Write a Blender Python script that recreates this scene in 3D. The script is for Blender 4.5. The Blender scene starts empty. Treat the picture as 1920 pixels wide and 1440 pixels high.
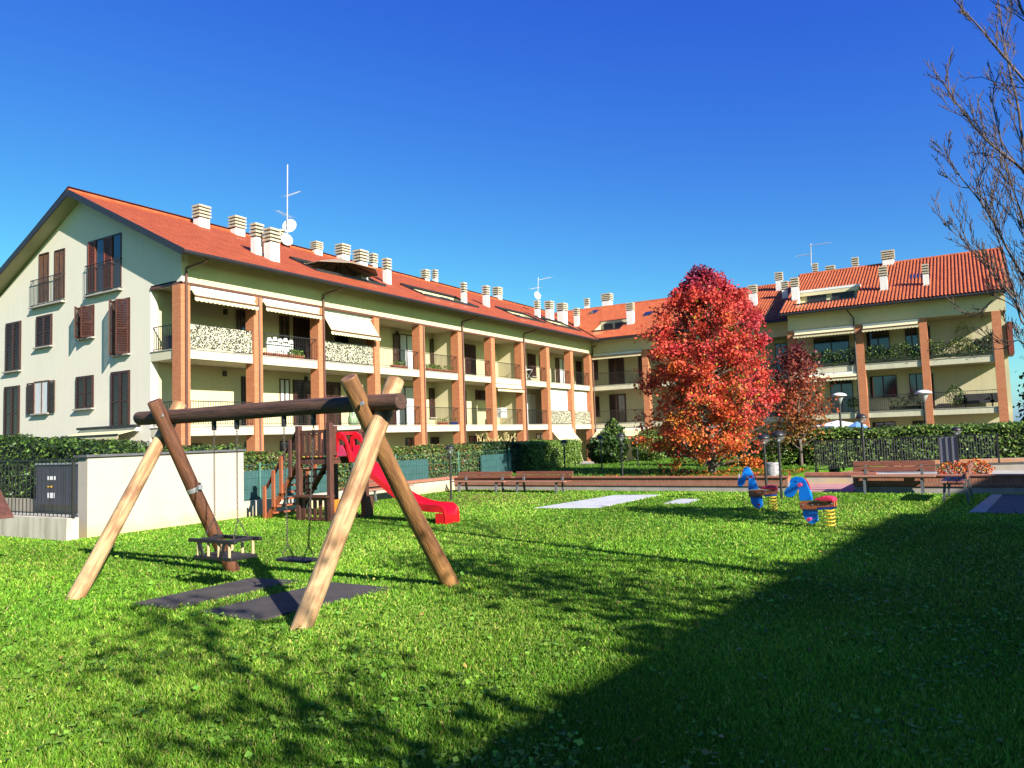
import bpy, math, random
import numpy as np
from mathutils import Vector, Matrix
random.seed(7); RNG = np.random.default_rng(7)
S = bpy.context.scene
# ------------------------------------------------------------------ camera
CF, CP, CR, CY = 1415.5, 0.0708022, -0.0338737, 0.5476171
_F = np.array([math.cos(CP)*math.cos(CY), math.cos(CP)*math.sin(CY), math.sin(CP)])
_R = np.array([math.sin(CY), -math.cos(CY), 0.]); _U = np.cross(_R, _F)
_R, _U = math.cos(CR)*_R+math.sin(CR)*_U, -math.sin(CR)*_R+math.cos(CR)*_U
CAM = np.array([0, 0, 1.6])
cd = bpy.data.cameras.new('camera'); co = bpy.data.objects.new('camera', cd); S.collection.objects.link(co)
cd.sensor_width = 36; cd.lens = CF/1920*36; cd.clip_end = 3000; cd.clip_start = 0.05
M4 = Matrix(((_R[0], _U[0], -_F[0], 0), (_R[1], _U[1], -_F[1], 0), (_R[2], _U[2], -_F[2], 1.6), (0, 0, 0, 1)))
co.matrix_world = M4; S.camera = co
# surveying helpers: where the sight line through a photo pixel meets a real plane
def ray(px, py): return _F+_R*(px-960)/CF+_U*(720-py)/CF
def on(px, py, ax, val):
    d = ray(px, py); return CAM+d*((val-CAM[ax])/d[ax])
def gX(px, py, x): p = on(px, py, 0, x); return p[1], p[2]      # (y, z)
def gY(px, py, y): p = on(px, py, 1, y); return p[0], p[2]      # (x, z)
def gZ(px, py, z=0.): p = on(px, py, 2, z); return p[0], p[1]
# ------------------------------------------------------------------ light
SUN_EL, SAZ = math.radians(27.8), (-0.335, -0.942)
W = bpy.data.worlds.new('World'); S.world = W; W.use_nodes = True
wn = W.node_tree; bg = wn.nodes['Background']
sky = wn.nodes.new('ShaderNodeTexSky'); sky.sky_type = 'NISHITA'; sky.sun_disc = False
sky.sun_elevation = SUN_EL; sky.sun_rotation = math.atan2(SAZ[0], SAZ[1])
sky.altitude = 200; sky.air_density = 1.0; sky.dust_density = 0.7; sky.ozone_density = 4.0
hs = wn.nodes.new('ShaderNodeHueSaturation'); hs.inputs['Saturation'].default_value = 1.1
wn.links.new(sky.outputs[0], hs.inputs['Color'])
sp_ = wn.nodes.new('ShaderNodeSeparateColor'); cb_ = wn.nodes.new('ShaderNodeCombineColor'); wn.links.new(hs.outputs[0], sp_.inputs[0])
for i_, (k_, p_) in enumerate(((.477, 1.40), (.636, 1.50), (3.18, .46))):   # camera-like colour response of the clear sky
    pw = wn.nodes.new('ShaderNodeMath'); pw.operation = 'POWER'; pw.inputs[1].default_value = p_; wn.links.new(sp_.outputs[i_], pw.inputs[0])
    ml = wn.nodes.new('ShaderNodeMath'); ml.operation = 'MULTIPLY'; ml.inputs[1].default_value = k_; wn.links.new(pw.outputs[0], ml.inputs[0]); wn.links.new(ml.outputs[0], cb_.inputs[i_])
wn.links.new(cb_.outputs[0], bg.inputs[0])
bg.inputs[1].default_value = 0.05
sl = bpy.data.lights.new('sun', 'SUN'); sl.energy = 5.0; sl.angle = math.radians(0.5); sl.color = (1, .94, .84)
so = bpy.data.objects.new('sun', sl); S.collection.objects.link(so)
sd = Vector((SAZ[0]*math.cos(SUN_EL), SAZ[1]*math.cos(SUN_EL), math.sin(SUN_EL))).normalized()
so.rotation_euler = sd.to_track_quat('Z', 'Y').to_euler(); so.location = (0, -30, 30)
S.view_settings.view_transform = 'Standard'; S.view_settings.look = 'None'
S.view_settings.exposure = 1.42; S.view_settings.gamma = 1
# ------------------------------------------------------------------ materials
MATS = {}
ALB = .72      # common reflectance scale
def AL(c): return tuple(x*ALB for x in c)
def nodes(name):
    m = bpy.data.materials.new(name); m.use_nodes = True
    return m, m.node_tree, m.node_tree.nodes['Principled BSDF']
def N(nt, t, **k):
    n = nt.nodes.new(t)
    for a, v in k.items(): setattr(n, a, v)
    return n
def mat(name, col, rough=.7, var=.12, scale=4., col2=None, bump=0., bscale=None, metal=0., spec=.5, stretch=(1, 1, 1), coord='pos', detail=6):
    if name in MATS: return MATS[name]
    col = AL(col); col2 = AL(col2) if col2 else None
    m, nt, b = nodes(name)
    b.inputs['Roughness'].default_value = rough; b.inputs['Metallic'].default_value = metal
    b.inputs['Specular IOR Level'].default_value = spec
    if coord == 'pos': g = N(nt, 'ShaderNodeNewGeometry'); src = g.outputs['Position']
    else: g = N(nt, 'ShaderNodeTexCoord'); src = g.outputs['Object']
    mp = N(nt, 'ShaderNodeMapping'); mp.inputs['Scale'].default_value = stretch; nt.links.new(src, mp.inputs[0])
    nz = N(nt, 'ShaderNodeTexNoise'); nz.inputs['Scale'].default_value = scale; nz.inputs['Detail'].default_value = detail
    nt.links.new(mp.outputs[0], nz.inputs['Vector'])
    rp = N(nt, 'ShaderNodeValToRGB'); rp.color_ramp.elements[0].position = .3; rp.color_ramp.elements[1].position = .7
    c2 = col2 or tuple(min(1, c*(1+var)) for c in col); c1 = col if col2 else tuple(c*(1-var) for c in col)
    rp.color_ramp.elements[0].color = (*c1, 1); rp.color_ramp.elements[1].color = (*c2, 1)
    nt.links.new(nz.outputs[0], rp.inputs[0]); nt.links.new(rp.outputs[0], b.inputs['Base Color'])
    if bump:
        n2 = N(nt, 'ShaderNodeTexNoise'); n2.inputs['Scale'].default_value = bscale or scale*6; n2.inputs['Detail'].default_value = 5
        nt.links.new(mp.outputs[0], n2.inputs['Vector'])
        bp = N(nt, 'ShaderNodeBump'); bp.inputs['Strength'].default_value = bump; bp.inputs['Distance'].default_value = .02
        nt.links.new(n2.outputs[0], bp.inputs['Height']); nt.links.new(bp.outputs[0], b.inputs['Normal'])
    MATS[name] = m; return m
def planecoord(nt):
    g = N(nt, 'ShaderNodeNewGeometry'); s = N(nt, 'ShaderNodeSeparateXYZ'); nt.links.new(g.outputs['Position'], s.inputs[0])
    a = N(nt, 'ShaderNodeMath', operation='ADD'); nt.links.new(s.outputs[0], a.inputs[0]); nt.links.new(s.outputs[1], a.inputs[1])
    c = N(nt, 'ShaderNodeCombineXYZ'); nt.links.new(a.outputs[0], c.inputs[0]); nt.links.new(s.outputs[2], c.inputs[1])
    return c.outputs[0], g
def brick(name, c1, c2, mortar, w=.25, h=.075, ms=.012, rough=.85):
    c1, c2, mortar = AL(c1), AL(c2), AL(mortar); m, nt, b = nodes(name); b.inputs['Roughness'].default_value = rough
    v, g = planecoord(nt)
    t = N(nt, 'ShaderNodeTexBrick'); t.inputs['Scale'].default_value = 1
    t.inputs['Brick Width'].default_value = w; t.inputs['Row Height'].default_value = h; t.inputs['Mortar Size'].default_value = ms
    t.inputs['Color1'].default_value = (*c1, 1); t.inputs['Color2'].default_value = (*c2, 1); t.inputs['Mortar'].default_value = (*mortar, 1)
    nt.links.new(v, t.inputs[0]); nt.links.new(t.outputs['Color'], b.inputs['Base Color'])
    bp = N(nt, 'ShaderNodeBump'); bp.invert = True; bp.inputs['Strength'].default_value = .5; bp.inputs['Distance'].default_value = .01
    nt.links.new(t.outputs['Fac'], bp.inputs['Height']); nt.links.new(bp.outputs[0], b.inputs['Normal'])
    MATS[name] = m; return m
def render_wall(name, col, stain=(.5, .5, .45), amt=.25, rough=.9):
    col, stain = AL(col), AL(stain); m, nt, b = nodes(name); b.inputs['Roughness'].default_value = rough; b.inputs['Specular IOR Level'].default_value = .2
    g = N(nt, 'ShaderNodeNewGeometry')
    n1 = N(nt, 'ShaderNodeTexNoise'); n1.inputs['Scale'].default_value = .6; n1.inputs['Detail'].default_value = 8
    nt.links.new(g.outputs['Position'], n1.inputs['Vector'])
    mp = N(nt, 'ShaderNodeMapping'); mp.inputs['Scale'].default_value = (5, 5, .5); nt.links.new(g.outputs['Position'], mp.inputs[0])
    n2 = N(nt, 'ShaderNodeTexNoise'); n2.inputs['Scale'].default_value = 1; n2.inputs['Detail'].default_value = 5; nt.links.new(mp.outputs[0], n2.inputs['Vector'])
    mu = N(nt, 'ShaderNodeMath', operation='MULTIPLY'); nt.links.new(n1.outputs[0], mu.inputs[0]); nt.links.new(n2.outputs[0], mu.inputs[1])
    mr = N(nt, 'ShaderNodeMapRange'); mr.inputs[1].default_value = .2; mr.inputs[2].default_value = .45; mr.inputs[4].default_value = amt
    nt.links.new(mu.outputs[0], mr.inputs[0])
    mx = N(nt, 'ShaderNodeMix', data_type='RGBA'); mx.inputs[6].default_value = (*col, 1); mx.inputs[7].default_value = (*stain, 1)
    nt.links.new(mr.outputs[0], mx.inputs[0]); nt.links.new(mx.outputs[2], b.inputs['Base Color'])
    bp = N(nt, 'ShaderNodeBump'); bp.inputs['Strength'].default_value = .15; bp.inputs['Distance'].default_value = .01
    n3 = N(nt, 'ShaderNodeTexNoise'); n3.inputs['Scale'].default_value = 40; nt.links.new(g.outputs['Position'], n3.inputs['Vector'])
    nt.links.new(n3.outputs[0], bp.inputs['Height']); nt.links.new(bp.outputs[0], b.inputs['Normal'])
    MATS[name] = m; return m
def leafmat(name, trans=.3, rough=.55):
    m, nt, b = nodes(name); b.inputs['Roughness'].default_value = rough; b.inputs['Specular IOR Level'].default_value = .25
    a = N(nt, 'ShaderNodeAttribute', attribute_name='col'); nt.links.new(a.outputs['Color'], b.inputs['Base Color'])
    t = N(nt, 'ShaderNodeBsdfTranslucent'); nt.links.new(a.outputs['Color'], t.inputs[0])
    mx = N(nt, 'ShaderNodeMixShader'); mx.inputs[0].default_value = trans
    nt.links.new(b.outputs[0], mx.inputs[1]); nt.links.new(t.outputs[0], mx.inputs[2])
    nt.links.new(mx.outputs[0], nt.nodes['Material Output'].inputs[0]); MATS[name] = m; return m
LEAF = leafmat('leaf', .3); GRASS = leafmat('grass_blade', .35, .6); HLEAF = leafmat('hedge_leaf', .15, .42)
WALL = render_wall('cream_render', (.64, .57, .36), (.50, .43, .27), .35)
GWALL = render_wall('pale_render', (.82, .755, .63), (.64, .59, .47), .25)
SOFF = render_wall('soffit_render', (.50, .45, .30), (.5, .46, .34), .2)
SLAB = render_wall('slab_render', (.64, .59, .43), (.40, .38, .30), .5)
WHITEW = render_wall('white_concrete', (.50, .45, .385), (.38, .33, .25), .5)
def joints(m, w, h, col, zc, dark=.75):
    nt = m.node_tree; b = nt.nodes['Principled BSDF']; src = b.inputs['Base Color'].links[0].from_socket; v, g = planecoord(nt)
    t = N(nt, 'ShaderNodeTexBrick'); t.inputs['Scale'].default_value = 1; t.inputs['Brick Width'].default_value = w; t.inputs['Row Height'].default_value = h; t.inputs['Mortar Size'].default_value = .006; t.offset = 0
    nt.links.new(v, t.inputs[0]); k = N(nt, 'ShaderNodeMath', operation='MULTIPLY'); k.inputs[1].default_value = .35; nt.links.new(t.outputs['Fac'], k.inputs[0])
    mx = N(nt, 'ShaderNodeMix', data_type='RGBA'); nt.links.new(k.outputs[0], mx.inputs[0]); nt.links.new(src, mx.inputs[6]); mx.inputs[7].default_value = (.25, .22, .18, 1)
    # damp, mossy splash stain with a ragged top edge just above the soil
    s_ = N(nt, 'ShaderNodeSeparateXYZ'); nt.links.new(g.outputs['Position'], s_.inputs[0]); nz = N(nt, 'ShaderNodeTexNoise'); nz.inputs['Scale'].default_value = 3; nz.inputs['Detail'].default_value = 6; nt.links.new(g.outputs['Position'], nz.inputs['Vector'])
    a = N(nt, 'ShaderNodeMath', operation='MULTIPLY_ADD'); a.inputs[1].default_value = -.55; nt.links.new(nz.outputs[0], a.inputs[0]); nt.links.new(s_.outputs[2], a.inputs[2])
    mr = N(nt, 'ShaderNodeMapRange'); mr.inputs[1].default_value = zc-.27; mr.inputs[2].default_value = zc-.02; mr.inputs[3].default_value = .75; mr.inputs[4].default_value = 0; nt.links.new(a.outputs[0], mr.inputs[0])
    m2 = N(nt, 'ShaderNodeMix', data_type='RGBA'); nt.links.new(mr.outputs[0], m2.inputs[0]); nt.links.new(mx.outputs[2], m2.inputs[6]); m2.inputs[7].default_value = (*col, 1); nt.links.new(m2.outputs[2], b.inputs['Base Color'])
joints(WHITEW, 2.4, .5, (.46, .36, .17), .0)
BRK = brick('column_brick', (.54, .15, .055), (.62, .21, .085), (.40, .19, .10))
BRKW = brick('wall_brick', (.34, .10, .055), (.42, .15, .08), (.30, .2, .15), w=.07, h=.22, ms=.01)
TILE = mat('roof_tile', (.33, .060, .014), .75, col2=(.54, .120, .032), scale=2.6, bump=.2, bscale=30)
TILEL = mat('roof_tile_flat', (.30, .046, .010), .8, col2=(.42, .078, .018), scale=2.2, bump=.2, bscale=30)
DARK = mat('dark_metal', (.022, .02, .02), .45, var=.2)
BROWNM = mat('brown_metal', (.13, .05, .035), .5)
SHUT = mat('shutter_brown', (.05, .016, .011), .5, var=.25, scale=8)
SHUTD = mat('shutter_dark_red', (.085, .028, .016), .5, var=.25, scale=8)
SHUTR = mat('shutter_red_brown', (.20, .045, .022), .5, var=.2, scale=8)
WOODY = mat('weathered_shutter', (.26, .12, .05), .6, col2=(.09, .03, .018), scale=5, stretch=(4, 4, 1))
GLASS = mat('window_glass', (.02, .025, .035), .06, var=.1, spec=1.0)
CURT = mat('curtain', (.62, .64, .66), .8, var=.15, scale=20, stretch=(1, 1, .05))
WHITE = mat('white_paint', (.80, .80, .78), .6, var=.04)
CHIM = mat('chimney_render', (.80, .78, .75), .9, var=.08, scale=3)
CONC = mat('chimney_concrete', (.50, .44, .33), .95, var=.3, scale=12, bump=.3)
AWN = mat('awning_cloth', (.72, .62, .38), .85, var=.05)
TERRA = mat('terracotta', (.42, .12, .06), .8, var=.15)
GREENM = mat('green_screen', (.035, .10, .10), .6, var=.15)
GPOST = mat('green_metal', (.06, .20, .15), .45)
RUB = mat('rubber', (.060, .050, .046), .85, var=.35, scale=3, bump=.4, bscale=60)
BRUB = mat('black_rubber', (.014, .013, .015), .5, var=.2)
STEEL = mat('chain_steel', (.05, .04, .032), .7, metal=.1)
GALV = mat('galvanised', (.55, .56, .58), .4, metal=.6)
REDP = mat('red_plastic', (.75, .008, .018), .3, var=.05)
PINKP = mat('pink_plastic', (.75, .06, .16), .4, var=.05)
BLUEP = mat('blue_board', (.0, .22, .85), .4, var=.06)
NAVY = mat('navy_board', (.01, .04, .28), .4)
YELP = mat('yellow_spring', (.80, .52, .04), .4)
ORNG = mat('orange_board', (.75, .20, .02), .5, var=.06)
PWOOD = mat('play_wood', (.06, .022, .014), .65, col2=(.13, .04, .022), scale=6, stretch=(3, 3, .6))
PWOODR = mat('play_wood_red', (.32, .075, .028), .6, col2=(.42, .12, .04), scale=6, stretch=(3, 3, .6))
BENCHW = mat('bench_wood', (.20, .060, .035), .6, col2=(.30, .105, .06), scale=6, stretch=(1, 1, 6))
BENCHL = mat('bench_seat_wood', (.36, .17, .10), .55, col2=(.46, .24, .15), scale=6)
DARKW = mat('log_dark', (.045, .018, .010), .7, col2=(.15, .065, .032), scale=5, stretch=(6, .7, 6), bump=.5, bscale=20)
BARK = mat('bark', (.085, .065, .05), .9, col2=(.20, .16, .13), scale=10, stretch=(1, 1, .3), bump=.5)
BARKB = mat('bark_bare_tree', (.06, .038, .032), .85, col2=(.20, .14, .11), scale=12, bump=.4)
CONCS = mat('concrete_slab', (.48, .49, .52), .9, col2=(.60, .60, .62), scale=2, bump=.2)
CONCE = mat('concrete_edge', (.40, .36, .32), .9, var=.15)
COURT = mat('court_blue', (.085, .075, .075), .8, var=.15)
PAVE = mat('paving', (.42, .39, .36), .9, var=.15, scale=2, bump=.2)
PINKPV = mat('pink_paving', (.50, .24, .24), .9, var=.12, scale=5)
COPING = mat('dark_coping', (.10, .10, .11), .8, var=.2)
PLAST = mat('silver_bag', (.42, .40, .42), .35, var=.3, scale=14, bump=.9, bscale=18)
SOIL = mat('soil', (.05, .035, .02), .95)
HCORE = mat('hedge_core', (.012, .024, .008), .95)
LAMPG = mat('lamp_globe', (.55, .56, .58), .15, var=.05, spec=.8)
DKGREY = mat('cabinet_grey', (.055, .055, .075), .6, var=.1)
PARAS = mat('parasol_cloth', (.30, .21, .15), .85, var=.08)
BLUEC = mat('blue_cloth', (.12, .28, .62), .8)
def logmat():
    m, nt, b = nodes('log_light'); b.inputs['Roughness'].default_value = .6; b.inputs['Specular IOR Level'].default_value = .3
    tc = N(nt, 'ShaderNodeTexCoord')
    mp = N(nt, 'ShaderNodeMapping'); mp.inputs['Scale'].default_value = (9, 9, 1.1); nt.links.new(tc.outputs['Object'], mp.inputs[0])
    n1 = N(nt, 'ShaderNodeTexNoise'); n1.inputs['Scale'].default_value = 2.2; n1.inputs['Detail'].default_value = 8; nt.links.new(mp.outputs[0], n1.inputs['Vector'])
    n2 = N(nt, 'ShaderNodeTexNoise'); n2.inputs['Scale'].default_value = 2.6; n2.inputs['Detail'].default_value = 3; nt.links.new(tc.outputs['Object'], n2.inputs['Vector'])
    r1 = N(nt, 'ShaderNodeValToRGB'); r1.color_ramp.elements[0].color = (.22, .11, .045, 1); r1.color_ramp.elements[1].color = (.45, .30, .155, 1)
    r1.color_ramp.elements[0].position = .35; r1.color_ramp.elements[1].position = .6
    r2 = N(nt, 'ShaderNodeValToRGB'); r2.color_ramp.elements[0].position = .47; r2.color_ramp.elements[1].position = .62
    nt.links.new(n1.outputs[0], r1.inputs[0]); nt.links.new(n2.outputs[0], r2.inputs[0])
    mx = N(nt, 'ShaderNodeMix', data_type='RGBA'); mx.inputs[7].default_value = (.15, .06, .025, 1)
    mm = N(nt, 'ShaderNodeMath', operation='MULTIPLY'); mm.inputs[1].default_value = .75; nt.links.new(r2.outputs[0], mm.inputs[0])
    nt.links.new(mm.outputs[0], mx.inputs[0]); nt.links.new(r1.outputs[0], mx.inputs[6]); nt.links.new(mx.outputs[2], b.inputs['Base Color'])
    vo = N(nt, 'ShaderNodeTexVoronoi'); vo.inputs['Scale'].default_value = 3.1; mk = N(nt, 'ShaderNodeMapping'); mk.inputs['Scale'].default_value = (1, 1, .75); nt.links.new(tc.outputs['Object'], mk.inputs[0]); nt.links.new(mk.outputs[0], vo.inputs['Vector'])
    kr = N(nt, 'ShaderNodeMapRange'); kr.inputs[1].default_value = .05; kr.inputs[2].default_value = .13; kr.inputs[3].default_value = .9; kr.inputs[4].default_value = 0; nt.links.new(vo.outputs['Distance'], kr.inputs[0])
    km = N(nt, 'ShaderNodeMix', data_type='RGBA'); nt.links.new(kr.outputs[0], km.inputs[0]); nt.links.new(mx.outputs[2], km.inputs[6]); km.inputs[7].default_value = (.09, .035, .015, 1); nt.links.new(km.outputs[2], b.inputs['Base Color'])
    wv = N(nt, 'ShaderNodeTexNoise'); wv.inputs['Scale'].default_value = 3; wv.inputs['Detail'].default_value = 3; mc = N(nt, 'ShaderNodeMapping'); mc.inputs['Scale'].default_value = (30, 30, .7); nt.links.new(tc.outputs['Object'], mc.inputs[0]); nt.links.new(mc.outputs[0], wv.inputs['Vector'])
    bp = N(nt, 'ShaderNodeBump'); bp.inputs['Strength'].default_value = .8; bp.inputs['Distance'].default_value = .012
    nt.links.new(wv.outputs[0], bp.inputs['Height']); nt.links.new(bp.outputs[0], b.inputs['Normal']); MATS['log_light'] = m; return m
LIGHTW = logmat()
def netmat():
    m, nt, b = nodes('camouflage_net'); b.inputs['Roughness'].default_value = .8
    v, g = planecoord(nt)
    t = N(nt, 'ShaderNodeTexVoronoi'); t.inputs['Scale'].default_value = 31; nt.links.new(v, t.inputs['Vector'])
    sp = N(nt, 'ShaderNodeSeparateColor'); nt.links.new(t.outputs['Color'], sp.inputs[0])
    r = N(nt, 'ShaderNodeValToRGB'); r.color_ramp.interpolation = 'CONSTANT'; e = r.color_ramp.elements
    e[0].color = (.02, .022, .015, 1); e[1].position = .56; e[1].color = (.12, .11, .065, 1)
    k = e.new(.66); k.color = (.55, .51, .38, 1)
    nt.links.new(sp.outputs[0], r.inputs[0]); nt.links.new(r.outputs[0], b.inputs['Base Color']); MATS['net'] = m; return m
NET = netmat()
def lawnmat(name, ca, cb, cc):
    ca, cb, cc = AL(ca), AL(cb), AL(cc)
    m, nt, b = nodes(name); b.inputs['Roughness'].default_value = .95; b.inputs['Specular IOR Level'].default_value = .1
    g = N(nt, 'ShaderNodeNewGeometry')
    n1 = N(nt, 'ShaderNodeTexNoise'); n1.inputs['Scale'].default_value = .7; n1.inputs['Detail'].default_value = 7; nt.links.new(g.outputs['Position'], n1.inputs['Vector'])
    n2 = N(nt, 'ShaderNodeTexNoise'); n2.inputs['Scale'].default_value = 22; n2.inputs['Detail'].default_value = 6; nt.links.new(g.outputs['Position'], n2.inputs['Vector'])
    r1 = N(nt, 'ShaderNodeValToRGB'); r1.color_ramp.elements[0].position = .35; r1.color_ramp.elements[1].position = .68
    r1.color_ramp.elements[0].color = (*ca, 1); r1.color_ramp.elements[1].color = (*cb, 1); nt.links.new(n1.outputs[0], r1.inputs[0])
    r2 = N(nt, 'ShaderNodeValToRGB'); r2.color_ramp.elements[0].position = .4; r2.color_ramp.elements[1].position = .75
    nt.links.new(n2.outputs[0], r2.inputs[0])
    mx = N(nt, 'ShaderNodeMix', data_type='RGBA'); nt.links.new(r2.outputs[0], mx.inputs[0]); nt.links.new(r1.outputs[0], mx.inputs[6]); mx.inputs[7].default_value = (*cc, 1)
    nt.links.new(mx.outputs[2], b.inputs['Base Color'])
    bp = N(nt, 'ShaderNodeBump'); bp.inputs['Strength'].default_value = .8; bp.inputs['Distance'].default_value = .05
    nt.links.new(n2.outputs[0], bp.inputs['Height']); nt.links.new(bp.outputs[0], b.inputs['Normal']); MATS[name] = m; return m
LAWN = lawnmat('lawn_ground', (.08, .19, .014), (.13, .26, .02), (.06, .13, .012))
FIELD = lawnmat('far_ground', (.05, .08, .02), (.08, .10, .03), (.05, .06, .02))
# ------------------------------------------------------------------ mesh building
COL = S.collection
class MB:
    def __init__(s): s.v = []; s.f = []; s.m = []; s.mi = 0
    def add(s, vs, fs):
        b = len(s.v); s.v += [tuple(p) for p in vs]; s.f += [tuple(i+b for i in f) for f in fs]; s.m += [s.mi]*len(fs); return s
    def box(s, x0, y0, z0, x1, y1, z1, T=None):
        if x0 > x1: x0, x1 = x1, x0
        if y0 > y1: y0, y1 = y1, y0
        if z0 > z1: z0, z1 = z1, z0
        vs = [(x, y, z) for z in (z0, z1) for y in (y0, y1) for x in (x0, x1)]
        fs = [(0, 2, 3, 1), (4, 5, 7, 6), (0, 1, 5, 4), (2, 6, 7, 3), (0, 4, 6, 2), (1, 3, 7, 5)]
        if T: vs = [T(*p) for p in vs]
        return s.add(vs, fs)
    def bar(s, p0, p1, w, h, up=(0, 0, 1)):
        p0, p1 = Vector(p0), Vector(p1); d = (p1-p0); L = d.length; d = d/L; a = d.cross(Vector(up))
        a = a.normalized() if a.length > 1e-6 else Vector((1, 0, 0)); b = a.cross(d)
        vs = [p+a*sx*w/2+b*sy*h/2 for p in (p0, p1) for sy in (-1, 1) for sx in (-1, 1)]
        return s.add(vs, [(0, 2, 3, 1), (4, 5, 7, 6), (0, 1, 5, 4), (2, 6, 7, 3), (0, 4, 6, 2), (1, 3, 7, 5)])
    def tube(s, pts, rs, n=8, cap=True):
        pts = [Vector(p) for p in pts]
        if not hasattr(rs, '__len__'): rs = [rs]*len(pts)
        rings = []; a = None
        for i, p in enumerate(pts):
            d = (pts[min(i+1, len(pts)-1)]-pts[max(i-1, 0)]).normalized()
            if a is None: a = d.cross(Vector((0, 0, 1)) if abs(d.z) < .95 else Vector((1, 0, 0))).normalized()
            else:
                a = a-d*a.dot(d); a.normalize()
            b = d.cross(a); rings.append([p+(a*math.cos(t)+b*math.sin(t))*rs[i] for t in [2*math.pi*k/n for k in range(n)]])
        vs = [q for r in rings for q in r]; fs = []
        for i in range(len(pts)-1):
            for k in range(n): fs.append((i*n+k, i*n+(k+1) % n, (i+1)*n+(k+1) % n, (i+1)*n+k))
        if cap: fs.append(tuple(range(n-1, -1, -1))); fs.append(tuple((len(pts)-1)*n+k for k in range(n)))
        return s.add(vs, fs)
    def lathe(s, prof, c=(0, 0, 0), n=20):
        vs = []; fs = []
        for r, z in prof:
            for k in range(n): t = 2*math.pi*k/n; vs.append((c[0]+r*math.cos(t), c[1]+r*math.sin(t), c[2]+z))
        for i in range(len(prof)-1):
            for k in range(n): fs.append((i*n+k, i*n+(k+1) % n, (i+1)*n+(k+1) % n, (i+1)*n+k))
        return s.add(vs, fs)
    def prism(s, poly, T0, T1):   # poly of 2-D points, T0/T1 map (a, b) to the two faces
        n = len(poly); vs = [T0(*p) for p in poly]+[T1(*p) for p in poly]
        return s.add(vs, [tuple(range(n-1, -1, -1)), tuple(range(n, 2*n))]+[(i, (i+1) % n, n+(i+1) % n, n+i) for i in range(n)])
    def build(s, name, mats, parent=None, off=(0, 0, 0), smooth=False, bevel=0., auto=False):
        me = bpy.data.meshes.new(name)
        me.from_pydata([(p[0]-off[0], p[1]-off[1], p[2]-off[2]) for p in s.v], [], s.f)
        for m in (mats if isinstance(mats, (list, tuple)) else [mats]): me.materials.append(m)
        if any(s.m): me.polygons.foreach_set('material_index', s.m)
        if smooth: me.polygons.foreach_set('use_smooth', [True]*len(me.polygons))
        me.update(); o = bpy.data.objects.new(name, me); COL.objects.link(o)
        if parent is not None: o.parent = parent
        if bevel:
            b = o.modifiers.new('bevel', 'BEVEL'); b.width = bevel; b.segments = 2; b.limit_method = 'ANGLE'
        if auto:
            me.polygons.foreach_set('use_smooth', [True]*len(me.polygons)); me.update()
            try: me.set_sharp_from_angle(angle=math.radians(40))
            except Exception: pass
        return o
def tag(o, label=None, cat=None, group=None, kind=None):
    if label: o['label'] = label
    if cat: o['category'] = cat
    if group: o['group'] = group
    if kind: o['kind'] = kind
    return o
def thing(name, loc, label, cat, group=None, rz=0):
    o = bpy.data.objects.new(name, None); COL.objects.link(o); o.location = loc; o.rotation_euler = (0, 0, rz); o.empty_display_size = .2
    return tag(o, label, cat, group)
def copy_tree(o, parent=None):
    c = o.copy(); COL.objects.link(c)
    if parent is not None: c.parent = parent
    for ch in list(o.children): copy_tree(ch, c)
    return c
def bulk(name, V, F, colors, m, parent=None, off=(0, 0, 0)):   # V (n,3), F (k,3 or 4), colors per vertex (n,3)
    me = bpy.data.meshes.new(name); nv, nf, k = len(V), len(F), F.shape[1]
    me.vertices.add(nv); me.vertices.foreach_set('co', (V-np.array(off)).astype(np.float32).ravel())
    me.loops.add(nf*k); me.loops.foreach_set('vertex_index', F.astype(np.int32).ravel())
    me.polygons.add(nf); me.polygons.foreach_set('loop_start', np.arange(0, nf*k, k, dtype=np.int32))
    try: me.polygons.foreach_set('loop_total', np.full(nf, k, dtype=np.int32))
    except Exception: pass
    me.update(calc_edges=True)
    if colors is not None:
        at = me.color_attributes.new('col', 'FLOAT_COLOR', 'POINT')
        at.data.foreach_set('color', np.hstack([colors*ALB, np.ones((nv, 1))]).astype(np.float32).ravel())
    me.materials.append(m); o = bpy.data.objects.new(name, me); COL.objects.link(o)
    if parent is not None: o.parent = parent
    return o
def leaves(name, P, size, colors, m, parent=None, off=(0, 0, 0), nrm=None, flat=.0, asp=.6):
    n = len(P); d = RNG.normal(size=(n, 3)); d /= np.linalg.norm(d, axis=1)[:, None]
    if nrm is not None: nn = nrm*1.0+RNG.normal(size=(n, 3))*flat
    else: nn = RNG.normal(size=(n, 3))
    nn /= np.linalg.norm(nn, axis=1)[:, None]
    u = np.cross(nn, d); u /= np.linalg.norm(u, axis=1)[:, None]+1e-9; w = np.cross(nn, u)
    s = np.broadcast_to(size, (n,))[:, None]
    V = np.stack([P-u*s*.5, P+w*s*asp*.5-nn*s*.1, P+u*s*.5, P-w*s*asp*.5-nn*s*.1], 1).reshape(-1, 3)
    F = np.arange(n*4).reshape(n, 4)
    return bulk(name, V, F, np.repeat(colors, 4, axis=0), m, parent, off)
def jit(base, n, amt=.25):
    c = np.asarray(base)[None, :]*(1+RNG.normal(size=(n, 1))*amt)*(1+RNG.normal(size=(n, 3))*amt*.3); return np.clip(c, .002, 1)
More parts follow.
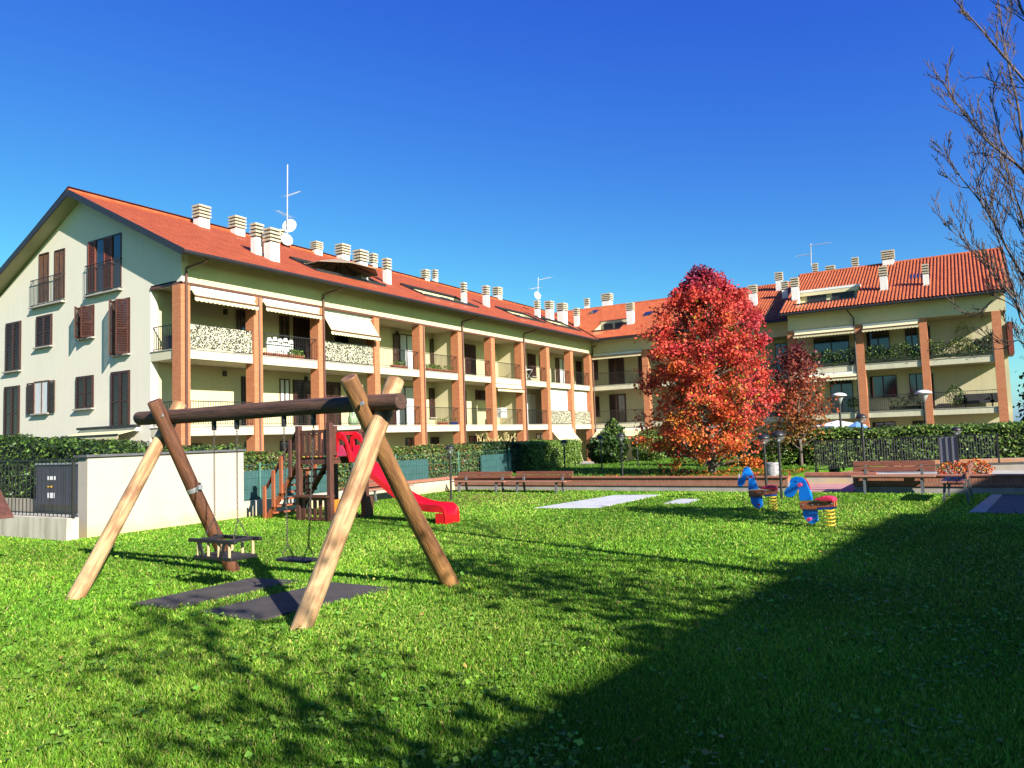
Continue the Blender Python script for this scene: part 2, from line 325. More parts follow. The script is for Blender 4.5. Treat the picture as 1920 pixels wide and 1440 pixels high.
class Fr:   # a vertical wall plane; a runs along it, d comes out of it towards the viewer
    def __init__(s, ax, v): s.ax, s.v = ax, v
    def P(s, a, z, d=0): return (a, s.v-d, z) if s.ax == 'Y' else (s.v-d, a, z)
    def box(s, mb, a0, a1, z0, z1, d0, d1):
        p, q = s.P(a0, z0, d0), s.P(a1, z1, d1); mb.box(*p, *q)
    def at(s, px, py): return gY(px, py, s.v) if s.ax == 'Y' else gX(px, py, s.v)
    def rect(s, x0, y0, x1, y1):
        a0, z1 = s.at(x0, (y0+y1)/2)[0], s.at((x0+x1)/2, y0)[1]; a1, z0 = s.at(x1, (y0+y1)/2)[0], s.at((x0+x1)/2, y1)[1]
        return min(a0, a1), max(a0, a1), z0, z1

# ================================================================== GROUND
def sheet(name, x0, y0, x1, y1, z, m, kind='structure', holes=()):
    mb = MB(); mb.add([(x0, y0, z), (x1, y0, z), (x1, y1, z), (x0, y1, z)], [(0, 1, 2, 3)])
    return tag(mb.build(name, m), kind=kind)
sheet('ground', -900, -900, 1500, 1500, -.62, FIELD)
mb = MB(); mb.box(-40, -45, -.6, 19.86, 14.28, 0); mb.box(-40, 14.28, -.6, 7.58, 45, 0); tag(mb.build('lawn', LAWN), kind='structure')
mb = MB(); mb.box(20.4, 2.6, -.6, 22.5, 2.61, .0)
mb.box(20.16, 4.2, -.6, 52, 14.2, .34)
tag(mb.build('upper_lawn', LAWN), kind='structure')
mb = MB(); mb.box(7.8, 14.65, -.6, 10.42, 26.2, .06); tag(mb.build('entrance_path', PAVE), kind='structure')
mb = MB(); mb.box(19.87, 2.62, -.5, 22.6, 4.1, .03); 
tag(mb.build('pink_pavement', PINKPV), kind='structure')
mb = MB(); mb.box(20.32, 2.61, -.5, 34, -8, .24); tag(mb.build('ramp_pavement', PAVE), kind='structure')
mb = MB(); mb.box(10.9, 26.0, -.6, 56, 28.6, -.5); mb.box(52, -4, -.6, 57, 26, -.5); tag(mb.build('building_pavement', PAVE), kind='structure')

# ================================================================== BUILDING
XG, YF, XR, XB = 18.4, 26.35, 55.9, 53.3          # gable plane, facade, right wing facade, stepped block facade
YB, XRB, XBB = 28.35, 57.9, 55.3                  # loggia back walls
ZC, Z2T, Z2B, Z1T, Z1B, ZG = 8.17, 5.53, 5.17, 2.45, 2.10, -.55
SL = .4845; E0 = 25.35; EZ = 9.2; RY = 33.4
def zl(y): return EZ+SL*(y-E0)
XE = 55.0; XRID = 63.3
def zr(x): return EZ+.05+SL*(x-XE)
XE2 = 52.6; XRID2 = 60.8
def zr2(x): return EZ+.1+SL*(x-XE2)
B = thing('apartment_building', (36, 30, ZG), 'cream three-storey apartment building with brick columns, loggias and red tiled roof', 'building'); BO = tuple(B.location)
def bb(mb, name, m, parent=None, **k): return mb.build(name, m, parent or B, BO, **k)
# gable wall
mb = MB(); zu = .16
poly = [(YB, ZG), (41.3, ZG), (41.3, zl(25.5)-zu), (RY, zl(RY)-zu), (YF, zl(YF)-zu), (YF, ZC), (YB, ZC)]
mb.prism(poly, lambda a, b: (XG, a, b), lambda a, b: (XG+.3, a, b))
bb(mb, 'gable_wall', GWALL)
# facade bands, back walls, slabs
mb = MB(); mb.box(XG+.3, YF, ZC, XR, YF+.3, zl(YF)-zu)
mb.box(XR, 10.4, ZC, XR+.3, YF, 9.6); mb.box(XB, -1.7, ZC, XB+.3, 10.4, 9.55); mb.box(XB+.3, 10.1, ZC, XR, 10.4, 9.6)
bb(mb, 'upper_wall_band', WALL)
mb = MB(); mb.box(XG+.3, YB, ZG, XRB, YB+.3, ZC+.1)
mb.box(XRB, 10.2, ZG, XRB+.3, YB, ZC+.1); mb.box(XBB, -1.7, ZG, XBB+.3, 10.2, ZC+.1)
bb(mb, 'loggia_wall', WALL)
mb = MB(); poly = [(XBB, ZG), (68.2, ZG), (68.2, zr2(XE2+.7)-.1), (XRID2, zr2(XRID2)-zu), (XB, zr2(XB)-zu), (XB, ZC), (XBB, ZC)]
mb.prism(poly, lambda a, b: (a, -1.7, b), lambda a, b: (a, -2.0, b)); bb(mb, 'end_wall', WALL)
for i, (zb, zt) in enumerate([(Z1B, Z1T), (Z2B, Z2T)]):
    mb = MB(); mb.box(XG, YF+.06, zb, XRB, YB, zt); mb.box(XR+.06, 10.2, zb, XRB, YF+.06, zt); mb.box(XB+.06, -1.7, zb, XBB, 10.2, zt)
    bb(mb, 'balcony_slab', SLAB)
    mb = MB(); mb.box(XG-.03, YF+.03, zt, XR+.03, YF+.33, zt+.035); mb.box(XG-.03, YF+.33, zt, XG+.25, YB, zt+.035)
    mb.box(XR+.03, 10.2, zt, XR+.3, YF+.03, zt+.035); mb.box(XB+.03, -1.72, zt, XB+.3, 10.2, zt+.035); bb(mb, 'slab_edging', CONCE)
mb = MB(); mb.box(XG, YF+.3, ZC+.002, XRB, YB, ZC+.1); mb.box(XR+.3, 10.4, ZC+.002, XRB, YF+.3, ZC+.1); mb.box(XB+.3, -1.7, ZC+.002, XBB, 10.1, ZC+.1)
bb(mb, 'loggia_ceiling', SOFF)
mb = MB(); mb.box(XG-.04, YF-.04, ZC-.07, XR, YF+.02, ZC+.03); mb.box(XG-.04, YF-.04, ZC-.07, XG+.02, YB, ZC+.03)
bb(mb, 'beam_trim', BROWNM)
# columns
colpx = [340, 476, 596.5, 701.5, 787, 859, 921, 977.5, 1025, 1070, 1106]; colpy = [530, 554, 575, 592, 606, 619, 630, 639, 649, 656, 662]
CX = []
for i, (x, y) in enumerate(zip(colpx, colpy)):
    cx = gY(x, y+30, YF-.03)[0]
    if i == 0: cx = XG-.05
    w = [.42, .46, .40, .40, .46, .44, .44, .44, .44, .44, .36][i]
    CX.append((cx, cx+w)); mb = MB(); mb.box(cx, YF-.03, ZG, cx+w, YF+.52, ZC-.08 if i else ZC-.072)
    o = bb(mb, 'brick_column', BRK)
CY_ = [(1202, 1213, XR), (1477, 1490, XB), (1604, 1619, XB), (1725, 1740, XB)]
RC = []
for a, b, X in CY_:
    y0, y1 = gX(a, 640, X-.03)[0], gX(b, 640, X-.03)[0]; RC.append((y1, y0))
    mb = MB(); mb.box(X-.03, y1, ZG, X+.5, y0, ZC-.005); bb(mb, 'brick_column', BRK)
for y0 in (17.9, 13.6):
    mb = MB(); mb.box(XR-.03, y0, ZG, XR+.5, y0+.44, ZC-.005); bb(mb, 'brick_column', BRK)
mb = MB(); mb.box(XB-.03, -1.72, ZG, XB+.5, -1.25, ZC-.005); bb(mb, 'brick_column', BRK)
# roofs ------------------------------------------------------------
def tiled(name, m, O, A, Uv, regs, period=.21, amp=.035, course=.36, step=.018, spp=6):
    # O origin, A unit vector along eave, Uv unit vector up the slope; regs = (s0, s1 at t0, s1 at t1, t0, t1)
    Nn = Vector(A).cross(Vector(Uv)).normalized()
    if Nn.z < 0: Nn = -Nn
    VV = []; FF = []; base = 0; O = np.array(O); A = np.array(A); U_ = np.array(Uv); Nn = np.array(Nn)
    for (s0a, s0b, s1a, s1b, t0, t1) in regs:
        nr = max(1, int(round((t1-t0)/course))); smin, smax = min(s0a, s0b), max(s1a, s1b)
        ns = max(2, int((smax-smin)/period*spp)); ss = np.linspace(smin, smax, ns+1)
        for r in range(nr):
            ta, tb = t0+(t1-t0)*r/nr, t0+(t1-t0)*(r+1)/nr
            for t, lift in ((ta, step), (tb, 0.)):
                f = (t-t0)/(t1-t0); lo, hi = s0a+(s0b-s0a)*f, s1a+(s1b-s1a)*f
                s = np.clip(ss, lo, hi); h = amp*np.abs(np.cos(math.pi*s/period))+lift
                VV.append(O+s[:, None]*A+t*U_+h[:, None]*Nn)
            i = base+np.arange(ns); FF.append(np.stack([i, i+1, i+1+ns+1, i+ns+1], 1)); base += 2*(ns+1)
    V = np.concatenate(VV); F = np.concatenate(FF)
    o = bulk(name, V, F, None, m, B, BO); return o
ct = math.cos(math.atan(SL)); LR = (RY-E0)/ct
roofL_cuts = [(26.6, 31.6), (35.3, 40.8), (45.9, 49.9), (51.7, 55.9)]
T0, T1 = (27.35-E0)/ct, (29.15-E0)/ct
X0 = 17.75
regs = [(X0, X0, XE, XE+(27.35-E0), 0, T0), (X0, X0, XE+(29.15-E0), XE+(RY-E0), T1, LR)]
xs = X0
for a, b in roofL_cuts: regs.append((xs, xs, a, a, T0, T1)); xs = b
regs.append((xs, xs, XE+2, XE+3.8, T0, T1))
RL = tiled('roof', TILEL, (0, E0, EZ), (1, 0, 0), (0, ct, ct*SL), regs, spp=4, amp=.022, step=.008)
# back slope + right wing roofs
tiled('roof', TILEL, (0, 41.9, zl(E0)), (1, 0, 0), (0, -ct, ct*SL), [(X0, X0, 70, 70, 0, (41.9-RY)/ct)], spp=1, course=4, amp=0)
LRR = (XRID-XE)/ct; c0, c1 = (56.75-XE)/ct, (58.95-XE)/ct
yv = lambda x: E0+(x-XE)
RRR = tiled('roof', TILE, (XE, 0, EZ+.05), (0, 1, 0), (ct, 0, ct*SL), [(10.7, 10.7, E0, E0+1.75, 0, c0), (10.7, 10.7, 24.2, 24.2, c0, c1), (26.6, 26.6, E0+1.75, E0+3.95, c0, c1), (10.7, 10.7, E0+3.95, yv(XRID), c1, LRR)], amp=.06)
tiled('roof', TILE, (71.6, 0, EZ+.05), (0, 1, 0), (-ct, 0, ct*SL), [(-2.5, -2.5, 34, 34, 0, (71.6-XRID)/ct)], spp=1, course=4, amp=0)
LRB = (XRID2-XE2)/ct; d0, d1 = (53.9-XE2)/ct, (56.3-XE2)/ct
RRB = tiled('roof', TILE, (XE2, 0, EZ+.1), (0, 1, 0), (ct, 0, ct*SL), [(-2.35, -2.35, 10.75, 10.75, 0, d0), (-2.35, -2.35, 6.15, 6.15, d0, d1), (9.95, 9.95, 10.75, 10.75, d0, d1), (-2.35, -2.35, 10.75, 10.75, d1, LRB)], amp=.085)
tiled('roof', TILE, (XRID2, 0, zr2(XRID2)), (0, 1, 0), (ct, 0, -ct*SL), [(-2.35, -2.35, 10.75, 10.75, 0, 8.9)], spp=1, course=4, amp=0)
# roof underside, verge, gutters, ridge
mb = MB()
def slab_quad(p, th=.14):
    q = [(a, b, c-th) for a, b, c in p]; mb.add(list(p)+q, [(0, 1, 2, 3), (7, 6, 5, 4), (0, 4, 5, 1), (1, 5, 6, 2), (2, 6, 7, 3), (3, 7, 4, 0)])
e = .03
slab_quad([(X0+.02, E0+.03, EZ-e), (XE, E0+.03, EZ-e), (XE+1.2, YF+.25, zl(YF+.25)-e), (X0+.02, YF+.25, zl(YF+.25)-e)])
slab_quad([(X0+.02, YF+.25, zl(YF+.25)-e), (XG+.2, YF+.25, zl(YF+.25)-e), (XG+.2, RY, zl(RY)-e), (X0+.02, RY, zl(RY)-e)])
slab_quad([(X0+.02, RY, zl(RY)-e), (XG+.2, RY, zl(RY)-e), (XG+.2, 41.9, EZ-e), (X0+.02, 41.9, EZ-e)])
slab_quad([(XE+.03, 10.7, zr(XE)-e), (XR+.25, 10.7, zr(XR+.25)-e), (XR+.25, YF, zr(XR+.25)-e), (XE+.03, E0, zr(XE)-e)])
slab_quad([(XE2+.03, -2.33, zr2(XE2)-e), (XB+.25, -2.33, zr2(XB+.25)-e), (XB+.25, 10.73, zr2(XB+.25)-e), (XE2+.03, 10.73, zr2(XE2)-e)])
slab_quad([(XB+.25, -2.33, zr2(XB+.25)-e), (XRID2, -2.33, zr2(XRID2)-e), (XRID2, -1.75, zr2(XRID2)-e), (XB+.25, -1.75, zr2(XB+.25)-e)])
slab_quad([(XB+.25, 10.1, zr2(XB+.25)-e), (XRID2, 10.1, zr2(XRID2)-e), (XRID2, 10.73, zr2(XRID2)-e), (XB+.25, 10.73, zr2(XB+.25)-e)])
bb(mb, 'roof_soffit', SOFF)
mb = MB()
for p, q, hh in (((X0-.02, E0-.05, EZ-.10), (X0-.02, RY, zl(RY)-.06), .26), ((X0-.021, RY, zl(RY)-.06), (X0-.021, 42., EZ-.12), .26),
                ((XE2-.05, -2.38, zr2(XE2)-.1), (XRID2, -2.38, zr2(XRID2)-.05), .2), ((XE2, 10.78, zr2(XE2)-.1), (XRID2, 10.78, zr2(XRID2)-.05), .3)):
    mb = MB(); mb.bar(p, q, .05, hh); bb(mb, 'verge_board', DARK)
def gutter(p0, p1):
    mb = MB(); mb.tube([p0, p1], .085, 10); bb(mb, 'gutter', DARK)
gutter((X0-.02, E0-.06, EZ-.09), (XE, E0-.06, EZ-.09)); gutter((XE-.06, E0-.1, EZ-.05), (XE-.06, 10.7, EZ-.05)); gutter((XE2-.06, 10.75, EZ), (XE2-.06, -2.4, EZ))
mb = MB(); mb.tube([(X0, RY, zl(RY)+.03), (XRID, RY, zl(RY)+.03)], .10, 8); mb.tube([(XRID, RY, zr(XRID)+.02), (XRID, 10.7, zr(XRID)+.02)], .10, 8)
mb.tube([(XRID2, 10.75, zr2(XRID2)+.03), (XRID2, -2.4, zr2(XRID2)+.03)], .11, 8); bb(mb, 'ridge_tiles', TILE)
# roof terraces (recesses)
def recessL(a, b):
    mb = MB(); y0, y1 = 27.35, 29.15; z0 = zl(y0)-.05; z1 = zl(y1)+.02
    mb.mi = 0; mb.box(a-.08, y0, z0-.6, b+.08, y1, z0-.55); mb.box(a, y1, z0-.55, b, y1+.1, z1-.05)
    mb.prism([(y0, z0-.6), (y1, z0-.6), (y1, z1-.02), (y0, z0+.02)], lambda p, q: (b, p, q), lambda p, q: (b+.08, p, q))
    mb.prism([(y0, z0-.6), (y1, z0-.6), (y1, z1-.02), (y0, z0+.02)], lambda p, q: (a, p, q), lambda p, q: (a-.08, p, q))
    mb.mi = 1; mb.bar((a-.1, y0-.03, z0+.09), (b+.1, y0-.03, z0+.09), .09, .16); mb.bar((a-.1, y1-.03, z1+.05), (b+.1, y1-.03, z1+.05), .12, .1)
    mb.bar((a-.05, y0, z0+.09), (a-.05, y1, z1+.06), .1, .1); mb.bar((b+.05, y0, z0+.09), (b+.05, y1, z1+.06), .1, .1)
    mb.box(a+.8, y1-.03, z0-.5, a+2., y1-.001, z1-.15); mb.box(b-1.6, y1-.03, z0-.5, b-.6, y1-.001, z1-.15)
    bb(mb, 'roof_terrace', [WALL, DARK], RL)
for a, b in roofL_cuts: recessL(a, b)
def recessR(zf, xa, xb, ya, yb, par, awn):
    mb = MB(); z0, z1 = zf(xa)-.03, zf(xb)+.02
    mb.box(xa, ya-.08, z0-.6, xb, yb+.08, z0-.55); mb.box(xb-.5, ya, z0-.55, xb-.4, yb, z1-.05)
    mb.prism([(xa, z0-.6), (xb, z0-.6), (xb, z1), (xa, z0)], lambda p, q: (p, ya, q), lambda p, q: (p, ya-.08, q))
    mb.prism([(xa, z0-.6), (xb, z0-.6), (xb, z1), (xa, z0)], lambda p, q: (p, yb, q), lambda p, q: (p, yb+.08, q))
    mb.mi = 1; mb.bar((xa-.03, ya-.1, z0+.09), (xa-.03, yb+.1, z0+.09), .1, .14)
    L = yb-ya
    mb.box(xb-.55, ya+L*.08, z0-.4, xb-.501, ya+L*.45, z1-.25); mb.box(xb-.55, ya+L*.55, z0-.4, xb-.501, yb-L*.12, z1-.25)
    if awn: mb.mi = 2; mb.box(xb-.7, ya-.1, z1-.06, xb+.05, yb+.1, z1+.1); mb.mi = 3; mb.box(xb-.68, ya, z1-.32, xb-.62, yb, z1-.062)
    else: mb.bar((xb-.1, ya-.2, z1+.03), (xb-.1, yb+.2, z1+.03), .3, .08)
    bb(mb, 'roof_terrace', [WALL, DARK, WHITE, AWN], par)
recessR(zr, 56.75, 58.95, 24.2, 26.6, RRR, False); recessR(zr2, 53.9, 56.3, 6.15, 9.95, RRB, True)
# skylights
def sky_light(zf, x, y, s=.5):
    mb = MB(); k = SL
    for d, z_, mi in ((s, .07, 0), (s-.08, .09, 1)):
        mb.mi = mi; p = [(x-d, y-d*.8, zf(x-d)+z_), (x+d, y-d*.8, zf(x+d)+z_), (x+d, y+d*.8, zf(x+d)+z_), (x-d, y+d*.8, zf(x-d)+z_)]
        q = [(a, b, c-.12) for a, b, c in p]; mb.add(p+q, [(0, 1, 2, 3), (0, 4, 5, 1), (1, 5, 6, 2), (2, 6, 7, 3), (3, 7, 4, 0)])
    return mb
for zf, x, y, par in ((zr, 62.1, 28.9, RRR), (zr, 59.7, 22.8, RRR), (zr, 58.2, 16.0, RRR), (zr2, 57.0, 2.8, RRB)):
    bb(sky_light(zf, x, y), 'skylight', [DARK, GLASS], par)
mb = MB()
# chimneys: base position on the roof, cap top pixel row, width pixels
def chim(x, y, px, ty, wpx, par, zb, wid=None, stack=4):
    d = float(np.dot(np.array([x, y, 10])-CAM, _F)); ppm = CF/d
    zt = zb
    lo, hi = zb, zb+6
    for _ in range(40):
        m = (lo+hi)/2; q = np.array([x, y, m])-CAM; yy = 720-CF*(q@_U)/(q@_F)
        if yy > ty: lo = m
        else: hi = m
    zt = m; w = wid or wpx/ppm; w = w/1.12; cw = w*1.0; hx = cw*.5*.9; hy = min(.5, cw)*.45*.9 if wpx/ppm > .9 else cw*.42
    if par is RL: hx, hy = cw*.42, cw*.36
    else: hx, hy = cw*.36, cw*.43
    ch = .68 if zt-zb > .8 else .5; n = stack; mb = MB()
    mb.mi = 0; mb.box(x-hx*.84, y-hy*.84, zb-.8, x+hx*.84, y+hy*.84, zt-ch)
    mb.mi = 2; mb.box(x-hx*.62, y-hy*.62, zt-ch, x+hx*.62, y+hy*.62, zt-.02)
    mb.mi = 1; th = ch/n
    for i in range(n):
        z0 = zt-ch+th*i+th*.38; mb.box(x-hx, y-hy, z0, x+hx, y+hy, z0+th*.56)
    bb(mb, 'chimney', [CHIM, CONC, DARK], par)
for (bx, by, ty, w) in [(378, 425, 386.5, 35), (445, 440, 407, 33.5), (482, 477, 420, 27), (510, 488, 429.5, 34), (527, 457, 431, 18), (594, 477, 454, 25), (643, 490, 459, 31), (677, 521, 470, 31), (700, 503, 476, 19), (726, 532, 485, 19.5),
                        (798, 528, 506, 19.5), (816, 531, 506, 13.5), (870, 567, 530, 14.5), (912, 574.6, 536, 17), (933, 561, 539, 22), (1008, 596, 564, 14.6), (1031, 600, 565, 21), (1055, 606, 569, 25), (1082, 614, 578, 14.6)]:
    d = ray(bx, by); t = (EZ-SL*E0-(1.6))/(d[2]-SL*d[1]); p = CAM+d*t
    y = min(p[1], RY+.3); x = on(bx, by, 1, y)[0]; chim(x, y, bx, ty, w, RL, zl(min(y, 2*RY-y)))
for (bx, by, ty, w, k) in [(1101, 578, 560, 12.5, 0), (1139, 572, 551, 24.7, 0), (1183, 607.7, 568, 19, 0), (1413, 573, 535, 20, 0), (1462, 544, 511, 18, 0), (1473, 559, 527.5, 16, 0),
                        (1492, 563, 521, 19, 1), (1529, 512, 494, 12.5, 1), (1557, 507, 498.6, 21, 2), (1604, 502, 483, 15.5, 1), (1666, 496, 470.5, 29, 1), (1658, 544, 500, 19, 1), (1737, 535, 495.5, 15, 1)]:
    x0, z0, XRI, ff, par = (XE, EZ+.05, XRID, zr, RRR) if k == 0 else (XE2, EZ+.1, XRID2, zr2, RRB)
    d = ray(bx, by); t = (z0-SL*x0-1.6)/(d[2]-SL*d[0]); p = CAM+d*t; x = min(p[0], XRI+.3)
    if k == 2: x = XRI+2
    y = on(bx, by, 0, x)[1]; chim(x, y, bx, ty, w, par, ff(min(x, 2*XRI-x)))
# antennas on the roof
def antenna(mast, els, dishes, r=.035):
    mb = MB(); mb.tube(mast, r, 6)
    for p, q in els:
        mb.tube([p, q], .018, 5); P_, Q_ = Vector(p), Vector(q); dd = Q_-P_
        for k in range(7):
            c = P_+dd*(k/6); s = .16+.02*k; mb.tube([c+Vector((0, 0, -s)) if abs(dd.z) < .01 else c+Vector((-s*.5, s*.9, 0)), c+Vector((0, 0, s)) if abs(dd.z) < .01 else c-Vector((-s*.5, s*.9, 0))], .008, 4)
    o = bb(mb, 'antenna', mat('antenna_grey', (.42, .44, .48), .5), RL)
    for (c, rad, nrm) in dishes:
        mb = MB(); n_ = Vector(nrm).normalized(); a = n_.cross(Vector((0, 0, 1))).normalized(); b = a.cross(n_)
        c = Vector(c); vs = [c-n_*.12]; fs = []; K = 20
        for rr, dz in ((.5, -.09), (1., 0)):
            for k in range(K): t = 2*math.pi*k/K; vs.append(c+n_*dz+(a*math.cos(t)+b*math.sin(t))*rad*rr)
        for k in range(K): fs.append((0, 1+k, 1+(k+1) % K)); fs.append((1+k, 1+K+k, 1+K+(k+1) % K, 1+(k+1) % K))
        mb.add(vs, fs); mb.bar(c-n_*.1, c+n_*.45-b*rad*.5, .03, .03); bb(mb, 'satellite_dish', WHITE, RL)
A1 = [on(538, 457, 1, RY), on(539, 365, 1, RY), on(539, 309, 1, RY)]
antenna([A1[0]-np.array([0, 0, .8]), A1[2]], [(on(519, 395, 1, RY), on(546, 408, 1, RY)), (on(562, 359, 1, RY), on(536, 368, 1, RY))],
        [(on(543, 423, 1, RY-.1), .42, (-.9, -.45, .2)), (on(538, 449, 1, RY-.35), .36, (-.3, -.95, .2))])
A2 = (on(1008, 590, 1, 31.5), on(1009, 520, 1, 31.5))
antenna(A2, [(on(1010, 525, 1, 31.5), on(1033, 520, 1, 31.5)), (on(994, 542, 1, 31.5), on(1011, 539, 1, 31.5))], [(on(1008, 554, 1, 31.3), .35, (-.3, -.95, .2))])
A3 = (on(1521, 500, 0, XRID2+.5), on(1520, 456, 0, XRID2+.5))
antenna(A3, [(on(1518, 461, 0, XRID2+.5), on(1554, 455, 0, XRID2+.5)), (on(1495, 480.6, 0, XRID2+.5), on(1520, 476, 0, XRID2+.5))], [])
# downpipes
def pipe(px0, py0, px1, X=None, top=None):
    x = gY(px1, 640, YF-.1)[0]; mb = MB(); r = .05
    mb.tube([(x+.35, E0-.02, EZ-.12), (x+.3, E0+.1, EZ-.25), (x, YF-.1, 8.75), (x, YF-.1, 8.6), (x, YF-.1, ZG)], r, 8)
    bb(mb, 'downpipe', BROWNM)
for px in (350, 608, 487, 795, 868, 983, 1110):
    if px in (487, 795): 
        x = gY(px, 640, YF-.08)[0]; mb = MB(); mb.tube([(x, YF-.075, ZC-.1), (x, YF-.075, ZG)], .035, 6); bb(mb, 'downpipe', BROWNM)
    else: pipe(0, 0, px)
yA = gX(1601, 610, XB-.1)[0]; mb = MB(); mb.tube([(XE2, yA+.3, EZ-.1), (XB-.1, yA, 8.6), (XB-.1, yA, ZG)], .05, 8); bb(mb, 'downpipe', DARK)
# ---------------------------------------------------------------- openings
def leaf_boxes(mb, T, w, h, ang_slats=True):
    fw = .06
    for (u0, u1, v0, v1) in ((0, fw, 0, h), (w-fw, w, 0, h), (fw, w-fw, 0, fw), (fw, w-fw, h-fw, h), (fw, w-fw, h*.45, h*.45+fw)):
        mb.box(u0, -.02, v0, u1, .02, v1, T)
    n = int(h/.075)
    for i in range(n):
        v = fw+(h-2*fw)*(i+.5)/n
        mb.box(fw, -.014, v-.026, w-fw, .008, v+.012, T)
def shutter(fr, hinge, w, z0, h, side, ang, par, m=SHUT, d=.05):
    # side +1: leaf extends to +a from the hinge when closed; ang 0 closed .. 180 open flat
    c, s = math.cos(ang), math.sin(ang)
    def T(u, v, z):
        a = hinge+side*(u*c-v*0)+(-v*s)*0; dd = d+u*s
        a = hinge+side*(u*c-v*s); dd = d+u*s+v*c
        return fr.P(a, z0+z, dd)
    mb = MB(); leaf_boxes(mb, T, w, h); bb(mb, 'shutter', m, par)
def window(fr, a0, a1, z0, z1, left='closed', right='closed', fill=GLASS, sill=True, sm=SHUT, door=False, frame=None, d0=.0):
    mb = MB(); f = .05; fm = frame or SHUT
    fr.box(mb, a0-f, a0, z0, z1+f, d0, d0+.04); fr.box(mb, a1, a1+f, z0, z1+f, d0, d0+.04); fr.box(mb, a0, a1, z1, z1+f, d0, d0+.04)
    m_ = (a0+a1)/2; fr.box(mb, m_-.04, m_+.04, z0, z1, d0+.004, d0+.03)
    o = bb(mb, 'door' if door else 'window', fm)
    mb = MB(); fr.box(mb, a0, m_-.04, z0, z1, d0+.003, d0+.012); fr.box(mb, m_+.04, a1, z0, z1, d0+.003, d0+.012); bb(mb, 'pane', fill, o)
    if sill:
        mb = MB(); fr.box(mb, a0-.12, a1+.12, z0-.06, z0, d0, d0+.16); bb(mb, 'window_sill', CONCE, o)
    w = (a1-a0)/2; rev = fr.ax == 'X'   # on X-planes +a is towards the left of the picture
    lo, hi = (left, right) if not rev else (right, left)
    A = {'ajar2': .5, 'closed': 0, 'open': math.pi-.04, 'ajar': .8, 'half': 2.2}
    if lo in A: shutter(fr, a0, w-.005, z0, z1-z0, 1, A[lo], o, sm)
    if hi in A: shutter(fr, a1, w-.005, z0, z1-z0, -1, A[hi], o, sm)
    return o
GF = Fr('X', XG); RA = GF.rect
window(GF, *RA(12.5, 606, 39, 696)); window(GF, *RA(70, 593, 97.5, 650)); window(GF, *RA(150, 576, 176, 634), left='ajar', right='ajar2', sm=SHUTD)
window(GF, *RA(214, 563, 243, 665), left='ajar', right='ajar2', sm=SHUTD)
window(GF, *RA(9.5, 726, 36.5, 818)); window(GF, *RA(66, 716, 92, 775), left='open', right='open', fill=CURT, frame=WOODY)
window(GF, *RA(144.5, 707, 175, 766)); window(GF, *RA(210, 698, 243, 801))
window(GF, *RA(75, 477, 91, 566), left='none', right='none', fill=WOODY, sill=False); window(GF, *RA(104, 470, 121, 560), left='none', right='none', fill=WOODY, sill=False)
window(GF, *RA(167, 452, 195, 546), left='closed', right='none', fill=GLASS, sm=SHUTR, sill=False); window(GF, *RA(197, 443, 227, 540), left='closed', right='none', fill=GLASS, sm=SHUTR, sill=False)
window(GF, *RA(208, 832, 243, 860), left='none', right='none')
def juliet(x0, x1, yt, yb):
    mb = MB(); a0, a1, z0, z1 = RA(x0, yt, x1, yb); 
    GF.box(mb, a0, a1, z1-.03, z1, .12, .15); GF.box(mb, a0, a1, z0+.05, z0+.08, .12, .15)
    for k in range(int((a1-a0)/.12)+1): a = a0+(a1-a0)*k/int((a1-a0)/.12); GF.box(mb, a-.007, a+.007, z0+.05, z1, .128, .142)
    for a in (a0, a1): GF.box(mb, a-.015, a+.015, z0+.05, z0+.08, 0, .15); GF.box(mb, a-.015, a+.015, z1-.03, z1, 0, .15)
    bb(mb, 'juliet_railing', DARK); mb = MB(); GF.box(mb, a0-.05, a1+.05, z0-.06, z0, 0, .2); bb(mb, 'window_sill', CONCE)
juliet(63, 122, 520, 571); juliet(165, 229, 492, 549)
def awning(fr, a0, a1, ztop, drop=.0, reach=.0, cassette=True, scal=.16, d=.0, m=AWN, pipe_m=BROWNM):
    mb = MB(); mb.mi = 0
    if cassette: fr.box(mb, a0, a1, ztop-.16, ztop, d, d+.16)
    zt = ztop-.16
    if reach: # sloped cloth
        p = [fr.P(a0+.05, zt+.08, d+.05), fr.P(a1-.05, zt+.08, d+.05), fr.P(a1-.05, zt-drop, d+reach), fr.P(a0+.05, zt-drop, d+reach)]
        mb.mi = 1; q = [(x, y, z-.02) for x, y, z in p]; mb.add(p+q, [(0, 1, 2, 3), (7, 6, 5, 4), (0, 4, 5, 1), (1, 5, 6, 2), (2, 6, 7, 3), (3, 7, 4, 0)])
    zf = zt-drop; dd = d+(reach or .17)
    mb.mi = 2; fr.box(mb, a0, a1, zf-.05, zf+.02, dd, dd+.05)
    mb.mi = 1; n = max(3, int((a1-a0)/.2)); 
    for k in range(n):
        u0, u1 = a0+(a1-a0)*k/n, a0+(a1-a0)*(k+1)/n; um = (u0+u1)/2
        P_ = [(u0, zf-.05), (u0, zf-.05-scal*.7), (u0*.7+u1*.3, zf-.05-scal), (u0*.3+u1*.7, zf-.05-scal), (u1, zf-.05-scal*.7), (u1, zf-.05)]
        mb.prism(P_, lambda a, b: fr.P(a, b, dd+.01), lambda a, b: fr.P(a, b, dd+.025))
    bb(mb, 'awning', [WHITE, m, pipe_m])
aw = RA(155, 815, 262, 832); awning(GF, aw[0], aw[1], aw[3]+.25, drop=.12, reach=.9, pipe_m=DARK)
mb = MB(); GF.box(mb, aw[0]-.05, aw[1]+.05, aw[3]+.26, aw[3]+.36, 0, .25); bb(mb, 'awning_hood', DARK)
